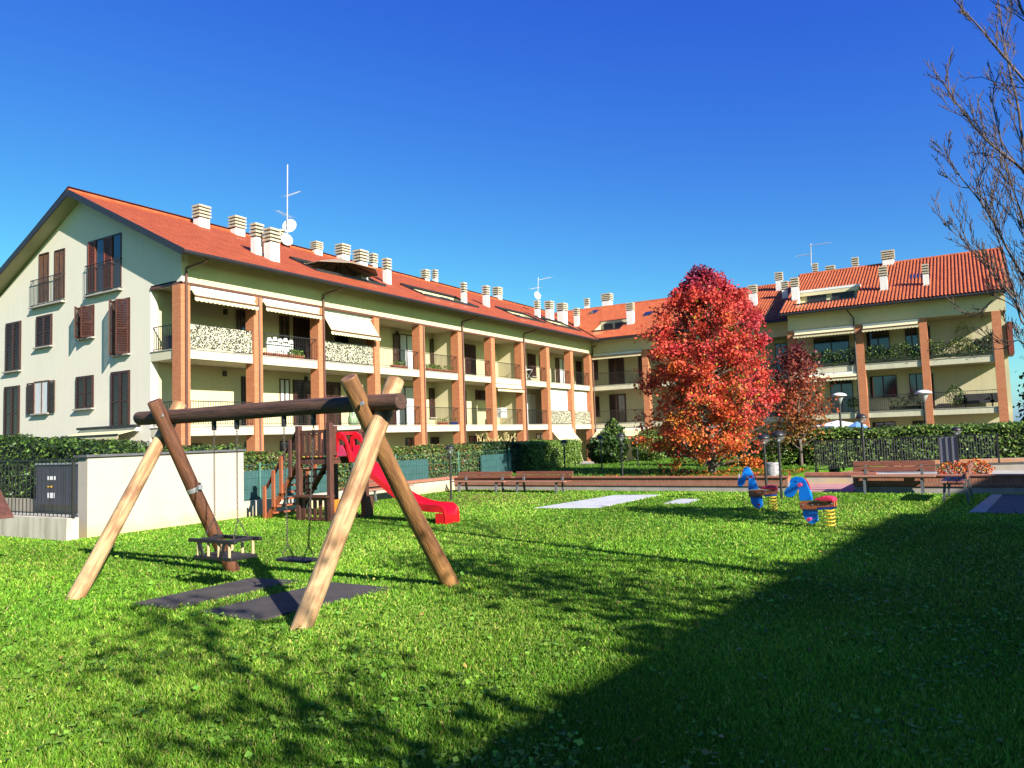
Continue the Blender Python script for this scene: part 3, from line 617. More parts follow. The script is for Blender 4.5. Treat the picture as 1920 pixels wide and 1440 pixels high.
# loggia railings and contents, left facade
FF_ = Fr('Y', YF+.12); LB = Fr('Y', YB)
def railing(fr, a0, a1, zb, h=1.02, m=DARK, step=.115, name='railing', parent=None):
    mb = MB(); fr.box(mb, a0, a1, zb+h-.035, zb+h, -.02, .02); fr.box(mb, a0, a1, zb+.08, zb+.10, -.012, .012)
    n = max(2, int((a1-a0)/step))
    for k in range(n+1): a = a0+(a1-a0)*k/n; fr.box(mb, a-.007, a+.007, zb+.05, zb+h-.02, -.007, .007)
    return bb(mb, name, m, parent)
bays = [(CX[i][1], CX[i+1][0]) for i in range(10)]
NETS = {(0, 2), (2, 2), (8, 1), (9, 1)}
for i, (a, b) in enumerate(bays):
    for fl, zb in ((2, Z2T+.03), (1, Z1T+.03)):
        r = railing(FF_, a, b, zb)
        if (i, fl) in NETS:
            mb = MB(); FF_.box(mb, a+.02, b-.02, zb+.05, zb+1.0, .025, .035); bb(mb, 'privacy_net', NET, r)
GR = Fr('X', XG+.1)
for zb in (Z2T+.03, Z1T+.03): railing(GR, YF+.55, YB, zb)
# awnings on the upper floor
awning(Fr('Y', YF+.04), bays[0][0], bays[0][1], ZC-.12, drop=.25, reach=.35); awning(Fr('Y', YF+.04), bays[1][0], bays[1][1], ZC-.12, drop=.2, reach=.3)
awning(Fr('Y', YF+.3), bays[2][0]+.02, bays[2][1], ZC-.05, drop=.95, reach=.75); awning(Fr('Y', YF+.2), bays[6][0], bays[6][1], Z2B-.05, drop=.12, reach=.35)
for i in (0, 1): 
    a, b = bays[i]; mb = MB(); mb.box(a, YF+.02, ZC-.12, b, YF+.26, ZC-.075); bb(mb, 'awning_rail', BROWNM)
# back wall openings by pixel on the back wall plane
def bk(x0, y0, x1, y1, **k):
    a0, a1, z0, z1 = LB.rect(x0, y0, x1, y1); k.setdefault('sill', False); return window(LB, a0, a1, z0, z1, **k)
U, Md = Z2T+.05, Z1T+.05
def bkz(x0, x1, fl, h=2.25, zlo=0, **k):
    y = {2: 640, 1: 780, 0: 830}[fl]; a0, a1 = LB.at(x0, y)[0], LB.at(x1, y)[0]; zb = {2: U, 1: Md, 0: ZG+.05}[fl]
    k.setdefault('sill', zlo > 0); k.setdefault('door', zlo == 0); return window(LB, a0, a1, zb+zlo, zb+h, **k)
bkz(452, 470, 2, left='open', right='none'); bkz(525, 541, 2, zlo=.7, left='none', right='none', frame=WOODY); bkz(551, 584, 2, left='closed', right='closed')
bkz(629, 646, 2, left='none', right='none', zlo=.8); bkz(640, 660, 2, left='closed'); bkz(749, 775, 2, left='open', right='none', fill=CURT)
bkz(812, 826, 2, zlo=.5, left='open', right='none'); bkz(834, 850, 2, left='closed', right='closed'); bkz(871, 890, 2, left='closed', right='closed')
bkz(988, 1002, 2, zlo=.6); bkz(1010, 1020, 2, zlo=.0); bkz(1046, 1060, 2, left='open', right='none', fill=CURT); bkz(1078, 1092, 2); bkz(935, 948, 2, zlo=1.2, h=2.4)
bkz(454, 468, 1, left='closed'); bkz(526, 542, 1, zlo=.7, left='none', right='none', fill=CURT); bkz(551, 588, 1, left='closed', right='closed')
bkz(613, 638, 1, left='closed', right='closed'); bkz(742, 777, 1, left='open', right='none', fill=CURT); bkz(806, 821, 1, zlo=.5)
bkz(866, 874, 1); bkz(893, 912, 1, zlo=1.7, h=2.3, left='none', right='none'); bkz(943, 966, 1, left='none', right='none', fill=WHITE, frame=WHITE); bkz(986, 1003, 1, left='none', right='none', fill=WHITE, frame=WHITE)
for x0, x1 in ((360, 376), (460, 476), (526, 560), (640, 660), (761, 781), (808, 822), (880, 905), (957, 968), (1006, 1020), (1050, 1062)): bkz(x0, x1, 0, left='none', right='none')
# white roller blinds on two middle-floor bays
for i in (8, 9):
    a, b = bays[i]; mb = MB(); mb.box(a+.03, YF+.35, Z1T+.9, b-.03, YF+.37, Z2B-.05); bb(mb, 'roller_blind', WHITE)
# small wall lamps
for px, py in ((700, 770), (420, 695), (573, 705), (421, 585), (743, 618), (743, 765), (925, 640)):
    a, z = LB.at(px, py); z = min(z, Z2B-.3) if z < Z2B else min(z, ZC-.3); mb = MB(); LB.box(mb, a-.07, a+.07, z-.12, z+.12, .0, .12); bb(mb, 'wall_lamp', DARK)
# dividing walls between flats
for i in (3, 5, 7):
    x = CX[i][0]+.15; mb = MB(); mb.box(x, YF+.52, Z1T+.001, x+.12, YB, Z2B-.001); mb.box(x, YF+.52, Z2T+.001, x+.12, YB, ZC-.001); bb(mb, 'party_wall', WALL)
# ground floor garden awning in bay 8
awning(Fr('Y', YF+.1), bays[8][0], bays[8][1], Z1B-.0, drop=.75, reach=.8)
# right wing middle section
RM = Fr('X', XRB); RMf = Fr('X', XR+.12); BMk = Fr('X', XBB); BMf = Fr('X', XB+.12)
ry0 = RC[0][0]
for zb in (Z2T+.03, Z1T+.03):
    railing(RMf, RC[0][1], YF-.05, zb); railing(RMf, 18.34, RC[0][0], zb); railing(RMf, 14.04, 17.9, zb); railing(RMf, 10.4, 13.6, zb)
    railing(BMf, RC[2][1], RC[1][0], zb); railing(BMf, RC[3][1], RC[2][0], zb); railing(BMf, -1.25, RC[3][0], zb)
def rw(fr, x0, x1, fl, h=2.25, zlo=0, **k):
    y = {2: 660, 1: 760, 0: 830}[fl]; a0, a1 = fr.at(x1, y)[0], fr.at(x0, y)[0]; zb = {2: U, 1: Md, 0: ZG+.05}[fl]
    k.setdefault('sill', zlo > 0); k.setdefault('door', zlo == 0); return window(fr, a0, a1, zb+zlo, zb+h, **k)
rw(RM, 1141, 1168, 2, h=2.35); rw(RM, 1144, 1173, 1, h=2.35); rw(RM, 1113, 1119, 2, zlo=.6); rw(RM, 1116, 1123, 1, zlo=.6); rw(RM, 1197, 1206, 2, zlo=.6)
rw(RM, 1455, 1474, 2, left='none', right='none'); rw(RM, 1458, 1475, 1, left='none', right='none', zlo=.8)
awning(Fr('X', XR+.1), RC[0][1], YF-.1, ZC-.03, drop=.1, reach=.3); awning(Fr('X', XR-.02), RC[0][1]-.3, YF-.2, Z1B-.05, drop=.5, reach=1.2)
# right block
rw(BMk, 1528, 1592, 2, h=2.1, left='none', right='none'); rw(BMk, 1560, 1600, 1, h=2.2, left='none', right='none', fill=GLASS)
rw(BMk, 1628, 1668, 2, zlo=.7, left='none', right='none'); rw(BMk, 1701, 1722, 2, zlo=.4, left='none', right='none', fill=GLASS)
rw(BMk, 1635, 1683, 1, zlo=.9, h=2.3, left='none', right='none'); rw(BMk, 1710, 1733, 1, zlo=.9, h=2.3, left='none', right='none'); rw(BMk, 1743, 1752, 1)
rw(BMk, 1640, 1680, 0, left='none', right='none'); rw(BMk, 1715, 1735, 0, left='none', right='none'); rw(BMk, 1738, 1745, 2)
awning(Fr('X', XB+.1), RC[2][1], RC[1][0], ZC-.03, drop=.2, reach=.55); awning(Fr('X', XB+.1), RC[3][1], RC[2][0], ZC-.03, drop=.2, reach=.55)
awning(Fr('X', XB+.1), RC[2][1], RC[1][0], Z2B-.03, drop=.2, reach=.6)
mb = MB()
for (z0, z1) in ((Z2T+.1, ZC-.6), (Z1T+.1, Z2B-.4)):
    if z0 > 5: mb.box(54.3, -2.30, z0, 57.0, -2.02, z1)
bb(mb, 'end_shutter', SHUTR)

# second building behind the viewer that throws the big shadow
def plain_block(x0, x1, y0, y1, ze, zrg, label, rz=-.085, dy=.58):
    t = thing('neighbour_building', ((x0+x1)/2, (y0+y1)/2, 0), label, 'building'); of = tuple(t.location)
    mb = MB(); mb.box(x0, y0, -.5, x1, y1, ze-.25); ym = (y0+y1)/2
    mb.prism([(y0, ze-.25), (y1, ze-.25), (ym, zrg-.25)], lambda p, q: (x0, p, q), lambda p, q: (x1, p, q)); mb.build('wall', WALL, t, of)
    mb = MB(); s = (zrg-ze)/((y1-y0)/2); 
    for sg in (1, -1):
        ye = y1+.5 if sg == 1 else y0-.5; mb.add([(x0-.1, ye, ze-.5*s), (x1+.1, ye, ze-.5*s), (x1+.1, ym, zrg), (x0-.1, ym, zrg), (x0-.1, ye, ze-.5*s-.2), (x1+.1, ye, ze-.5*s-.2), (x1+.1, ym, zrg-.2), (x0-.1, ym, zrg-.2)],
               [(0, 1, 2, 3), (7, 6, 5, 4), (0, 4, 5, 1), (1, 5, 6, 2), (2, 6, 7, 3), (3, 7, 4, 0)])
    mb.build('roof', TILEL, t, of)
    for k in range(int((x1-x0)/3)):
        for zz in (.9, 3.9, 6.7):
            if zz+1.4 < ze-.4:
                mb = MB(); xx = x0+1.2+3*k; mb.box(xx, y1, zz, xx+1.1, y1+.05, zz+1.4); mb.build('window', SHUT, t, of)
    t.rotation_euler = (0, 0, rz); t.location.y += dy
SHY = 2.2-8.43*.942/math.tan(SUN_EL)
plain_block(-22, 8.8, SHY-6, SHY-.5, 8.7, 10.2, 'cream apartment block standing behind the viewer, throwing the long lawn shadow')
plain_block(9.8, 15.8, SHY-4.3, SHY-.5, 8.05, 9.0, 'smaller cream block standing right of the first one behind the viewer', dy=-.35)

# ================================================================== WALLS, FENCES
t = thing('garden_wall', (9.8, 14.45, 0), 'tall white rendered garden wall with dark coping behind the swing', 'wall'); of = tuple(t.location)
mb = MB(); mb.box(8.0, 14.3, -.1, 11.56, 14.62, 1.50); mb.build('wall', WHITEW, t, of)
mb = MB(); mb.box(7.95, 14.25, 1.50, 11.6, 14.67, 1.545); mb.build('coping', COPING, t, of)
STAINW = render_wall('stained_concrete', (.66, .60, .48), (.17, .12, .07), 1.0)
t = thing('low_wall', (7.68, 18, 0), 'low stained white wall at the far left carrying a metal railing', 'wall'); of = tuple(t.location)
mb = MB(); mb.box(7.58, 14.22, -.1, 7.8, 26, .40); mb.build('wall', STAINW, t, of)
t = thing('metal_railing', (7.7, 18, .4), 'thin grey upright-bar railing on the low wall at the far left', 'railing'); of = tuple(t.location)
mb = MB(); n = int((26-14.15)/.14)
for k in range(n): y = 14.2+.14*k; mb.box(7.69, y-.006, .41, 7.702, y+.006, 1.46)
mb.build('bars', DARK, t, of); mb = MB(); mb.box(7.675, 14.15, 1.455, 7.715, 26, 1.485); mb.box(7.68, 14.2, .46, 7.71, 26, .48); mb.build('rail', DARK, t, of)
for y in (14.22, 17.2, 20.2, 23.2): mb = MB(); mb.box(7.67, y-.025, .40, 7.72, y+.025, 1.455); mb.build('post', DARK, t, of)
t = thing('back_wall', (10.6, 20, 0), 'weathered low wall below the dark hedge, behind the entrance path', 'wall'); of = tuple(t.location)
mb = MB(); mb.box(10.5, 14.62, -.1, 10.72, 26, .40); mb.build('wall', render_wall('old_wall', (.42, .38, .30), (.16, .14, .10), .8), t, of)
# meter cabinet
a0, z1 = gX(66, 872, 10.3); a1, z0 = gX(146, 941, 10.3)
t = thing('meter_cabinet', (10.42, (a0+a1)/2, 0), 'dark grey metal cabinet with small white and yellow stickers beside the white wall', 'cabinet'); of = tuple(t.location)
yb_, ya_ = max(a0, a1), min(a0, a1)
mb = MB(); mb.box(10.32, ya_, .30, 10.48, yb_, z1); mb.build('body', DKGREY, t, of)
mb = MB(); mb.box(10.29, ya_-.05, z1+.001, 10.5, yb_+.05, z1+.04); mb.build('top', GALV, t, of)
for f in (.36, .66): 
    y = yb_+(ya_-yb_)*f; mb = MB(); mb.box(10.315, y-.01, .34, 10.319, y+.01, z1-.05); mb.build('door_gap', DARK, t, of)
def stick(x0, y0, x1, y1, m, nm='sticker'):
    p, q = gX(x0, y0, 10.31), gX(x1, y1, 10.31); mb = MB(); mb.box(10.308, p[0], p[1], 10.3185, q[0], q[1]); mb.build(nm, m, t, of)
stick(89, 893, 94, 900, WHITE); stick(95, 893, 103, 900, WHITE); stick(89, 911, 97, 914, mat('sticker_yellow', (.8, .45, .03), .5)); stick(89, 924, 101, 934, WHITE)
# low wall + green fence to the right of the tall wall
t = thing('low_wall', (15.5, 14.5, 0), 'low white wall with brick coping under the green screened fence', 'wall'); of = tuple(t.location)
mb = MB(); mb.box(11.57, 14.4, -.1, 20.0, 14.6, .34); mb.build('wall', WHITEW, t, of)
mb = MB(); mb.box(15.0, 14.36, .342, 20.0, 14.64, .42); mb.build('coping', BRKW, t, of)
t = thing('mesh_fence', (18, 14.75, .34), 'green wire fence with teal privacy screening in front of the hedge', 'fence'); of = tuple(t.location)
for x in (12.4, 14.0, 15.6, 17.4, 20.6, 23.8, 27): mb = MB(); mb.tube([(x, 14.75, 0), (x, 14.75, 1.22)], .025, 6); mb.build('post', GPOST, t, of)
for (x0, x1) in ((11.7, 13.6), (15.6, 19.0), (22.0, 24.0), (13.9, 14.9)): mb = MB(); mb.box(x0, 14.78, .3, x1, 14.80, 1.02); mb.build('screen', GREENM, t, of)
mb = MB()
for k in range(120): x = 11.65+.13*k; mb.box(x, 14.765, .35, x+.005, 14.77, 1.15)
for z in (.36, .6, .85, 1.15): mb.box(11.65, 14.76, z, 27.2, 14.766, z+.006)
mb.build('wire', GPOST, t, of)
# brick retaining wall
t = thing('retaining_wall', (20, 9, 0), 'long low brick retaining wall on a concrete footing at the lawn edge', 'wall'); of = tuple(t.location)
mb = MB(); mb.box(19.87, 4.1, -.1, 20.14, 14.4, .13); mb.build('footing', CONCE, t, of)
mb = MB(); mb.box(19.84, 4.1, .145, 20.17, 14.4, .36); mb.build('brickwork', BRKW, t, of)
mb = MB(); mb.box(19.80, 4.08, .361, 20.19, 14.42, .39); mb.build('coping', mat('coping_brick', (.36, .13, .08), .8, var=.2, scale=8), t, of)
t = thing('retaining_wall', (20.2, -1, 0), 'low brick retaining wall behind the right-hand benches, mostly in shade', 'wall'); of = tuple(t.location)
mb = MB(); mb.box(20.07, -8, -.1, 20.3, 2.6, .13); mb.build('footing', CONCE, t, of); mb = MB(); mb.box(20.04, -8, .145, 20.33, 2.62, .38); mb.build('brickwork', BRKW, t, of)
mb = MB(); mb.box(20.01, -8, .381, 20.36, 2.64, .41); mb.build('coping', MATS['coping_brick'], t, of)
t = thing('planter_wall', (22.7, 3.3, 0), 'short stained white wall with brick coping beyond the pink pavement', 'wall'); of = tuple(t.location)
mb = MB(); mb.box(22.6, 2.4, 0, 22.8, 4.6, .25); mb.build('wall', WHITEW, t, of); mb = MB(); mb.box(22.56, 2.36, .252, 22.84, 4.64, .33); mb.build('coping', MATS['coping_brick'], t, of)
# ramp wall
t = thing('ramp_wall', (25.1, 2, 0), 'white ramp wall with rising orange brick coping under the right hedge', 'wall'); of = tuple(t.location)
rp = [(4.0, .12), (1.3, .50), (-6, .66)]; BRKO = brick('ramp_brick', (.62, .24, .10), (.68, .30, .15), (.5, .35, .25), w=.25, h=.08)
mb = MB(); mb.prism([(4.0, -.2)]+rp+[(-6, -.2)], lambda a, b: (25, a, b-.06), lambda a, b: (25.25, a, b-.06)); mb.build('wall', WHITEW, t, of)
mb = MB(); mb.prism([(4.0, .06), (4.0, .14), (1.3, .52), (-6, .68), (-6, .58), (1.3, .42)], lambda a, b: (24.95, a, b), lambda a, b: (25.3, a, b)); mb.build('coping', BRKO, t, of)
# ramp railing
t = thing('ramp_railing', (24.2, 2, .3), 'dark steel upright-bar railing along the ramp before the right hedge', 'railing'); of = tuple(t.location)
def zr_(y): return .26+(4.16-y)*.09 if y > .6 else .58
mb = MB(); y = 4.16; 
while y > -.5: mb.box(24.19, y-.007, zr_(y)+.05, 24.205, y+.007, 1.18+.015*(4.16-y)); y -= .065
mb.build('bars', mat('railing_grey', (.10, .10, .11), .5), t, of)
for k in range(5): y = 4.16-k*1.16; mb = MB(); mb.box(24.17, y-.02, zr_(y)-.1, 24.22, y+.02, 1.2+.015*(4.16-y)); mb.build('post', DARK, t, of)
mb = MB(); mb.bar((24.2, 4.18, 1.19), (24.2, -.5, 1.25), .04, .03); mb.bar((24.2, 4.18, zr_(4.16)+.06), (24.2, .6, zr_(.6)+.06), .03, .03); mb.build('rail', DARK, t, of)
t = thing('metal_gate', (23.6, .65, .3), 'grey sheet-metal gate leaf standing in front of the right hedge', 'gate'); of = tuple(t.location)
mb = MB(); mb.prism([(.87, .33), (.87, 1.2), (.45, 1.24), (.45, .45)], lambda a, b: (23.6, a, b), lambda a, b: (23.63, a, b)); mb.build('panel', mat('gate_grey', (.14, .14, .17), .5, var=.1), t, of)
mb = MB(); 
for y in (.87, .73, .59, .45): mb.bar((23.585, y, .35+(.87-y)*.28), (23.585, y, 1.2+(.87-y)*.1), .02, .02)
mb.build('frame', DARK, t, of)

# ================================================================== FLAT SLABS
def flat(name, pts, z0, z1, m, label, cat, group=None):
    mb = MB(); mb.prism(pts, lambda a, b: (a, b, z0), lambda a, b: (a, b, z1)); o = mb.build(name, m); o.data.flip_normals() if False else None
    c = np.mean(np.array(pts), axis=0); o.data.transform(Matrix.Translation((-c[0], -c[1], 0))); o.location = (c[0], c[1], 0); return tag(o, label, cat, group)
flat('rubber_mat', [(4.72, 6.94), (6.32, 6.86), (6.2, 7.56), (4.70, 7.58)], -.02, .022, RUB, 'dark rubber safety mat under the bucket seat of the swing', 'mat', 'rubber mats under the swing')
flat('rubber_mat', [(4.72, 5.70), (6.40, 5.52), (6.37, 6.42), (4.75, 6.55)], -.02, .022, RUB, 'dark rubber safety mat under the flat seat of the swing', 'mat', 'rubber mats under the swing')
flat('concrete_slab', [(14.8, 8.55), (15.2, 7.1), (18.65, 6.98), (18.3, 8.15)], -.02, .015, CONCS, 'large pale grey slab let into the lawn before the brick wall', 'slab')
flat('concrete_slab', [gZ(1240, 945), gZ(1290, 945), gZ(1312, 937), gZ(1275, 936)], -.02, .015, CONCS, 'small pale slab in the lawn to the right of the large one', 'slab')
p = [gZ(1816, 962), gZ(1848, 962), gZ(1880, 928), gZ(1860, 928)]
flat('kerb_slab', p, -.02, .018, CONCE, 'pale concrete border along the shaded dark court surface at right', 'kerb')
flat('court_slab', [gZ(1848, 962), (14.6, -4), (19.6, -4), gZ(1880, 928)], -.02, .012, COURT, 'dark blue-grey play surface in the shade at the right edge', 'slab')
mb = MB(); mb.box(17.6, 6.25, 0, 17.75, 6.6, .03)

# ================================================================== SWING SET
sw = thing('swing_set', (5.7, 6.8, 0), 'round-log A-frame swing frame with dark brown crossbeam and pale front legs', 'swing set'); SO = (5.7, 6.8, 0)
def log(name, p0, p1, r, m, knots=True, taper=.94):
    # own object space along the log so that the grain follows it
    p0, p1 = Vector(p0), Vector(p1); d = p1-p0; L = d.length; nseg = 14; n = 20; mb = MB()
    vs = []; rr = random.Random(hash((round(p0.x, 2), round(p0.y, 2))) & 999)
    ph = [rr.uniform(0, 6.28) for _ in range(4)]
    for i in range(nseg+1):
        z = L*i/nseg; rad = r*(1-(1-taper)*i/nseg)
        for k in range(n):
            t = 2*math.pi*k/n; q = rad*(1+.03*math.sin(2*t+ph[0]+z*1.3)+.02*math.sin(3*t+ph[1]-z*2)); vs.append((q*math.cos(t)+.008*math.sin(z*2+ph[2]), q*math.sin(t)+.008*math.cos(z*1.7+ph[3]), z))
    fs = [(i*n+k, i*n+(k+1) % n, (i+1)*n+(k+1) % n, (i+1)*n+k) for i in range(nseg) for k in range(n)]
    b = len(vs)
    for zz, base, sg in ((-.012, 0, -1), (L+.012, nseg*n, 1)):
        for k in range(n): x, y, _ = vs[base+k]; vs.append((x*.88, y*.88, zz))
    fs += [(k, b+k, b+(k+1) % n, (k+1) % n) for k in range(n)]+[(nseg*n+k, nseg*n+(k+1) % n, b+n+(k+1) % n, b+n+k) for k in range(n)]
    fs += [tuple(b+k for k in range(n)), tuple(b+n+k for k in range(n-1, -1, -1))]
    mb.add(vs, fs); o = mb.build(name, m, sw, auto=True)
    o.location = p0-Vector(SO); o.rotation_mode = 'QUATERNION'; o.rotation_quaternion = d.to_track_quat('Z', 'Y'); return o
DARKL = mat('log_dark_obj', (.075, .026, .012), .55, col2=(.20, .075, .03), scale=3, stretch=(8, 8, .9), bump=.6, bscale=14, coord='obj')
MIDL = mat('log_amber', (.10, .036, .014), .5, col2=(.40, .20, .07), scale=2.2, stretch=(7, 7, .8), bump=.6, bscale=14, coord='obj')
BEAML = mat('log_beam', (.035, .016, .010), .75, col2=(.15, .070, .040), scale=3, stretch=(9, 9, .7), bump=.8, bscale=14, coord='obj')
def top(px, py, x): y, z = gX(px, py, x); return (x, y, z)
log('crossbeam', (5.7, 9.02, 2.00), (5.7, 4.74, 1.99), .088, BEAML, taper=.97)
log('leg', (4.60, 8.52, -.05), (5.93, 8.52, 2.16), .088, LIGHTW)
log('leg', (6.52, 8.24, -.05), (5.46, 8.36, 2.17), .088, DARKL)
log('leg', (4.72, 5.14, -.05), (5.96, 5.02, 2.22), .095, LIGHTW)
log('leg', (6.84, 5.04, -.05), (5.45, 5.20, 2.23), .095, MIDL)
for y in (7.56, 7.16, 6.39, 5.94):
    mb = MB(); mb.tube([(5.7, y, 1.93), (5.7, y, 1.86)], .028, 8); mb.box(5.675, y-.012, 1.80, 5.725, y+.012, 1.87); mb.build('hanger', BRUB, sw, SO)
mb = MB(); c = Vector((6.22, 8.275, .60)); 
q = Vector((6.52, 8.24, -.05)).lerp(Vector((5.46, 8.36, 2.17)), .52); dd = Vector((-1.06, .12, 2.22)).normalized(); mb.tube([q-dd*.03, q+dd*.03], .096, 20, cap=False); mb.box(q.x-.03, q.y-.13, q.z-.01, q.x+.03, q.y-.08, q.z+.03)
mb.build('metal_band', GALV, sw, SO)
def chain(mb, p0, p1, link=.034, r=.0037):
    p0, p1 = Vector(p0), Vector(p1); d = p1-p0; L = d.length; n = int(L/(link*.78)); d /= L
    a = d.cross(Vector((1, .3, 0))).normalized(); b = d.cross(a)
    for i in range(n):
        c = p0+d*(L*(i+.5)/n); w = a if i % 2 else b; pts = []
        for k in range(9): t = 2*math.pi*k/8; pts.append(c+d*math.cos(t)*link*.5+w*math.sin(t)*link*.30)
        mb.tube(pts, r, 4, cap=False)
s1 = thing('bucket_swing', (5.7, 7.37, .36), 'black toddler bucket swing seat with pale spindles on chains', 'swing'); o1 = tuple(s1.location)
for y in (7.56, 7.16):
    mb = MB(); sg = 1 if y > 7.37 else -1
    chain(mb, (5.7, y, 1.80), (5.7, y, .80)); chain(mb, (5.7, y, .79), (5.60, y+sg*.06, .57)); chain(mb, (5.7, y, .79), (5.80, y+sg*.06, .57)); mb.build('chain', STEEL, s1, o1)
mb = MB()
for x in (5.53, 5.87): mb.box(x-.022, 6.98, .535, x+.022, 7.78, .575)
for y in (7.12, 7.62): mb.box(5.53, y-.025, .536, 5.87, y+.025, .574)
mb.build('top_frame', BRUB, s1, o1, bevel=.006)
mb = MB(); mb.box(5.52, 7.05, .345, 5.88, 7.70, .385); mb.build('seat', BRUB, s1, o1, bevel=.008)
for x in (5.54, 5.86):
    for y in (7.10, 7.28, 7.46, 7.64): mb = MB(); mb.tube([(x, y, .385), (x, y, .535)], .016, 8); mb.build('spindle', mat('spindle_wood', (.55, .42, .22), .6), s1, o1)
for sg in (1, -1): mb = MB(); mb.bar((5.52, 7.37+sg*.16, .38), (5.52, 7.37+sg*.21, .54), .02, .03); mb.build('strap', BRUB, s1, o1)
for (x, y, z) in ((5.61, 5.09, 1.98), (5.62, 8.29, 2.0)):
    mb = MB(); mb.tube([(x-.10, y-.02, z), (x-.115, y-.02, z)], .022, 8); mb.build('bolt', GALV, sw, SO)
s2 = thing('flat_swing', (5.7, 6.2, .38), 'black flat rubber swing seat hanging on two chains', 'swing'); o2 = tuple(s2.location)
for y, ye in ((6.39, 6.36), (5.94, 6.04)):
    mb = MB(); chain(mb, (5.7, y, 1.80), (5.7, ye, .56)); chain(mb, (5.7, ye, .55), (5.62, ye, .41)); chain(mb, (5.7, ye, .55), (5.78, ye, .41)); mb.build('chain', STEEL, s2, o2)
mb = MB(); mb.box(5.60, 5.97, .375, 5.80, 6.43, .405); mb.build('seat', BRUB, s2, o2, bevel=.008)

# ================================================================== PLAY TOWER
pt = thing('play_tower', (11.9, 11.9, 0), 'brown wooden play tower with steps and a red slide', 'play tower'); po = tuple(pt.location)
XA, XC, YL, YR = 11.4, 12.45, 12.33, 11.42
for x, y, h, m in ((XA, YL, 2.0, PWOOD), (XA, YR, 2.04, PWOOD), (XC, YL, 2.0, PWOOD), (XC, YR, 2.02, PWOOD)):
    mb = MB(); mb.box(x-.055, y-.055, -.05, x+.055, y+.055, h); mb.build('post', m, pt, po, bevel=.01)
mb = MB(); 
for k in range(8): x = XA+.06+k*.122; mb.box(x, YR-.04, 1.28, x+.112, YL+.04, 1.32)
mb.box(XA+.055, YR-.02, 1.18, XC, YR+.02, 1.28); mb.box(XA-.02, YR+.056, 1.18, XA+.02, YL-.056, 1.28); mb.build('platform', PWOOD, pt, po)
def slatrail(fr, a0, a1, z0, z1, n, m=PWOOD, gap=.45, nm='slat_panel'):
    mb = MB(); fr.box(mb, a0, a1, z1-.07, z1, -.02, .02); fr.box(mb, a0, a1, z0, z0+.06, -.02, .02); w = (a1-a0)/n
    for k in range(n): fr.box(mb, a0+w*(k+gap/2), a0+w*(k+1-gap/2), z0+.06, z1-.07, -.014, .014)
    mb.build(nm, m, pt, po)
slatrail(Fr('X', XA), YR+.056, YL-.056, 1.36, 1.90, 5); slatrail(Fr('X', XC), YR+.056, YL-.056, 1.36, 1.90, 6)
slatrail(Fr('X', XA), YR+.056, YL-.056, .02, .50, 5); slatrail(Fr('Y', YR), XA+.056, XA+.20, 1.36, 1.90, 1)
slatrail(Fr('Y', YR), XC-.22, XC-.056, 1.36, 1.90, 1)
mb = MB(); mb.box(XA-.16, YR-.02, .50, XA+.10, YL+.05, .54); mb.build('shelf', PWOOD, pt, po)
mb = MB(); mb.box(XA+.06, YR-.03, .0, XC-.3, YR-.005, .44); mb.build('side_panel', ORNG, pt, po)
mb = MB(); mb.box(XC-.22, YR-.16, 0, XC+.06, YR-.06, .44); mb.build('side_panel', PWOOD, pt, po)
# coloured specks on the platform front, standing for hedge leaves behind the rails
BD = [('speck_yellow', (.5, .36, .05)), ('speck_red', (.45, .06, .03)), ('speck_green', (.12, .22, .06))]
for k in range(6):
    y = YL-.14-k*.125; nm, c = BD[k % 3]; mb = MB(); mb.tube([(XA-.03, y, 1.34), (XA-.03, y-.05, 1.34)], .016, 8); mb.build('leaf_speck', mat(nm, c, .4), pt, po)
# stair on the +Y side
YS0, YS1 = 13.40, YL+.05
for x in (XA+.08, XC-.10):
    mb = MB(); mb.bar((x, YS0, .02), (x, YS1, 1.26), .05, .14, up=(1, 0, 0)); mb.build('stringer', PWOODR if x < 12 else PWOOD, pt, po)
for k in range(8):
    f = (k+.5)/8; y = YS0+(YS1-YS0)*f; z = .03+1.22*f; mb = MB(); mb.box(XA+.10, y-.08, z, XC-.12, y+.08, z+.035); mb.build('stair_tread', PWOODR, pt, po)
for x in (XA+.02, XC-.04):
    pts = []
    for f, m in ((.0, PWOODR), (.28, PWOODR), (.52, PWOODR), (.80, PWOOD)):
        y = YS0+(YS1-YS0)*f+.02; z = 1.24*f; mb = MB(); h = .72
        mb.box(x-.04, y-.045, z-(.0 if f == 0 else .08), x, y+.045, z+h); mb.build('stair_post', m, pt, po, bevel=.006); pts.append((x-.02, y, z+h+.0))
    mb = MB(); mb.bar((pts[0][0]+.04, pts[0][1], pts[0][2]-.06), (pts[-1][0]+.04, YL+.05, 1.95), .035, .07, up=(1, 0, 0)); mb.build('handrail', PWOOD, pt, po)
# red slide: profile in (y, z), swept across x with raised sides
prof = [(11.38, 1.36), (11.18, 1.34), (10.9, 1.15), (10.5, .88), (10.1, .62), (9.75, .42), (9.4, .30), (9.1, .25), (8.82, .24), (8.70, .20), (8.68, .05)]
def smooth(P, n=4):
    out = []
    for i in range(len(P)-1):
        p0, p1, p2, p3 = P[max(i-1, 0)], P[i], P[i+1], P[min(i+2, len(P)-1)]
        for k in range(n):
            t = k/n; out.append(tuple(.5*((2*b)+(-a+c)*t+(2*a-5*b+4*c-d)*t*t+(-a+3*b-3*c+d)*t**3) for a, b, c, d in zip(p0, p1, p2, p3)))
    return out+[P[-1]]
sp = smooth(prof); xc = 11.86; hw = .205
cross = [(-hw-.03, -.02), (-hw-.03, .12), (-hw+.0, .14), (-hw+.05, .03), (-hw*.5, -.0), (hw*.5, -.0), (hw-.05, .03), (hw, .14), (hw+.03, .12), (hw+.03, -.02)]
vs = []; nn = len(cross)
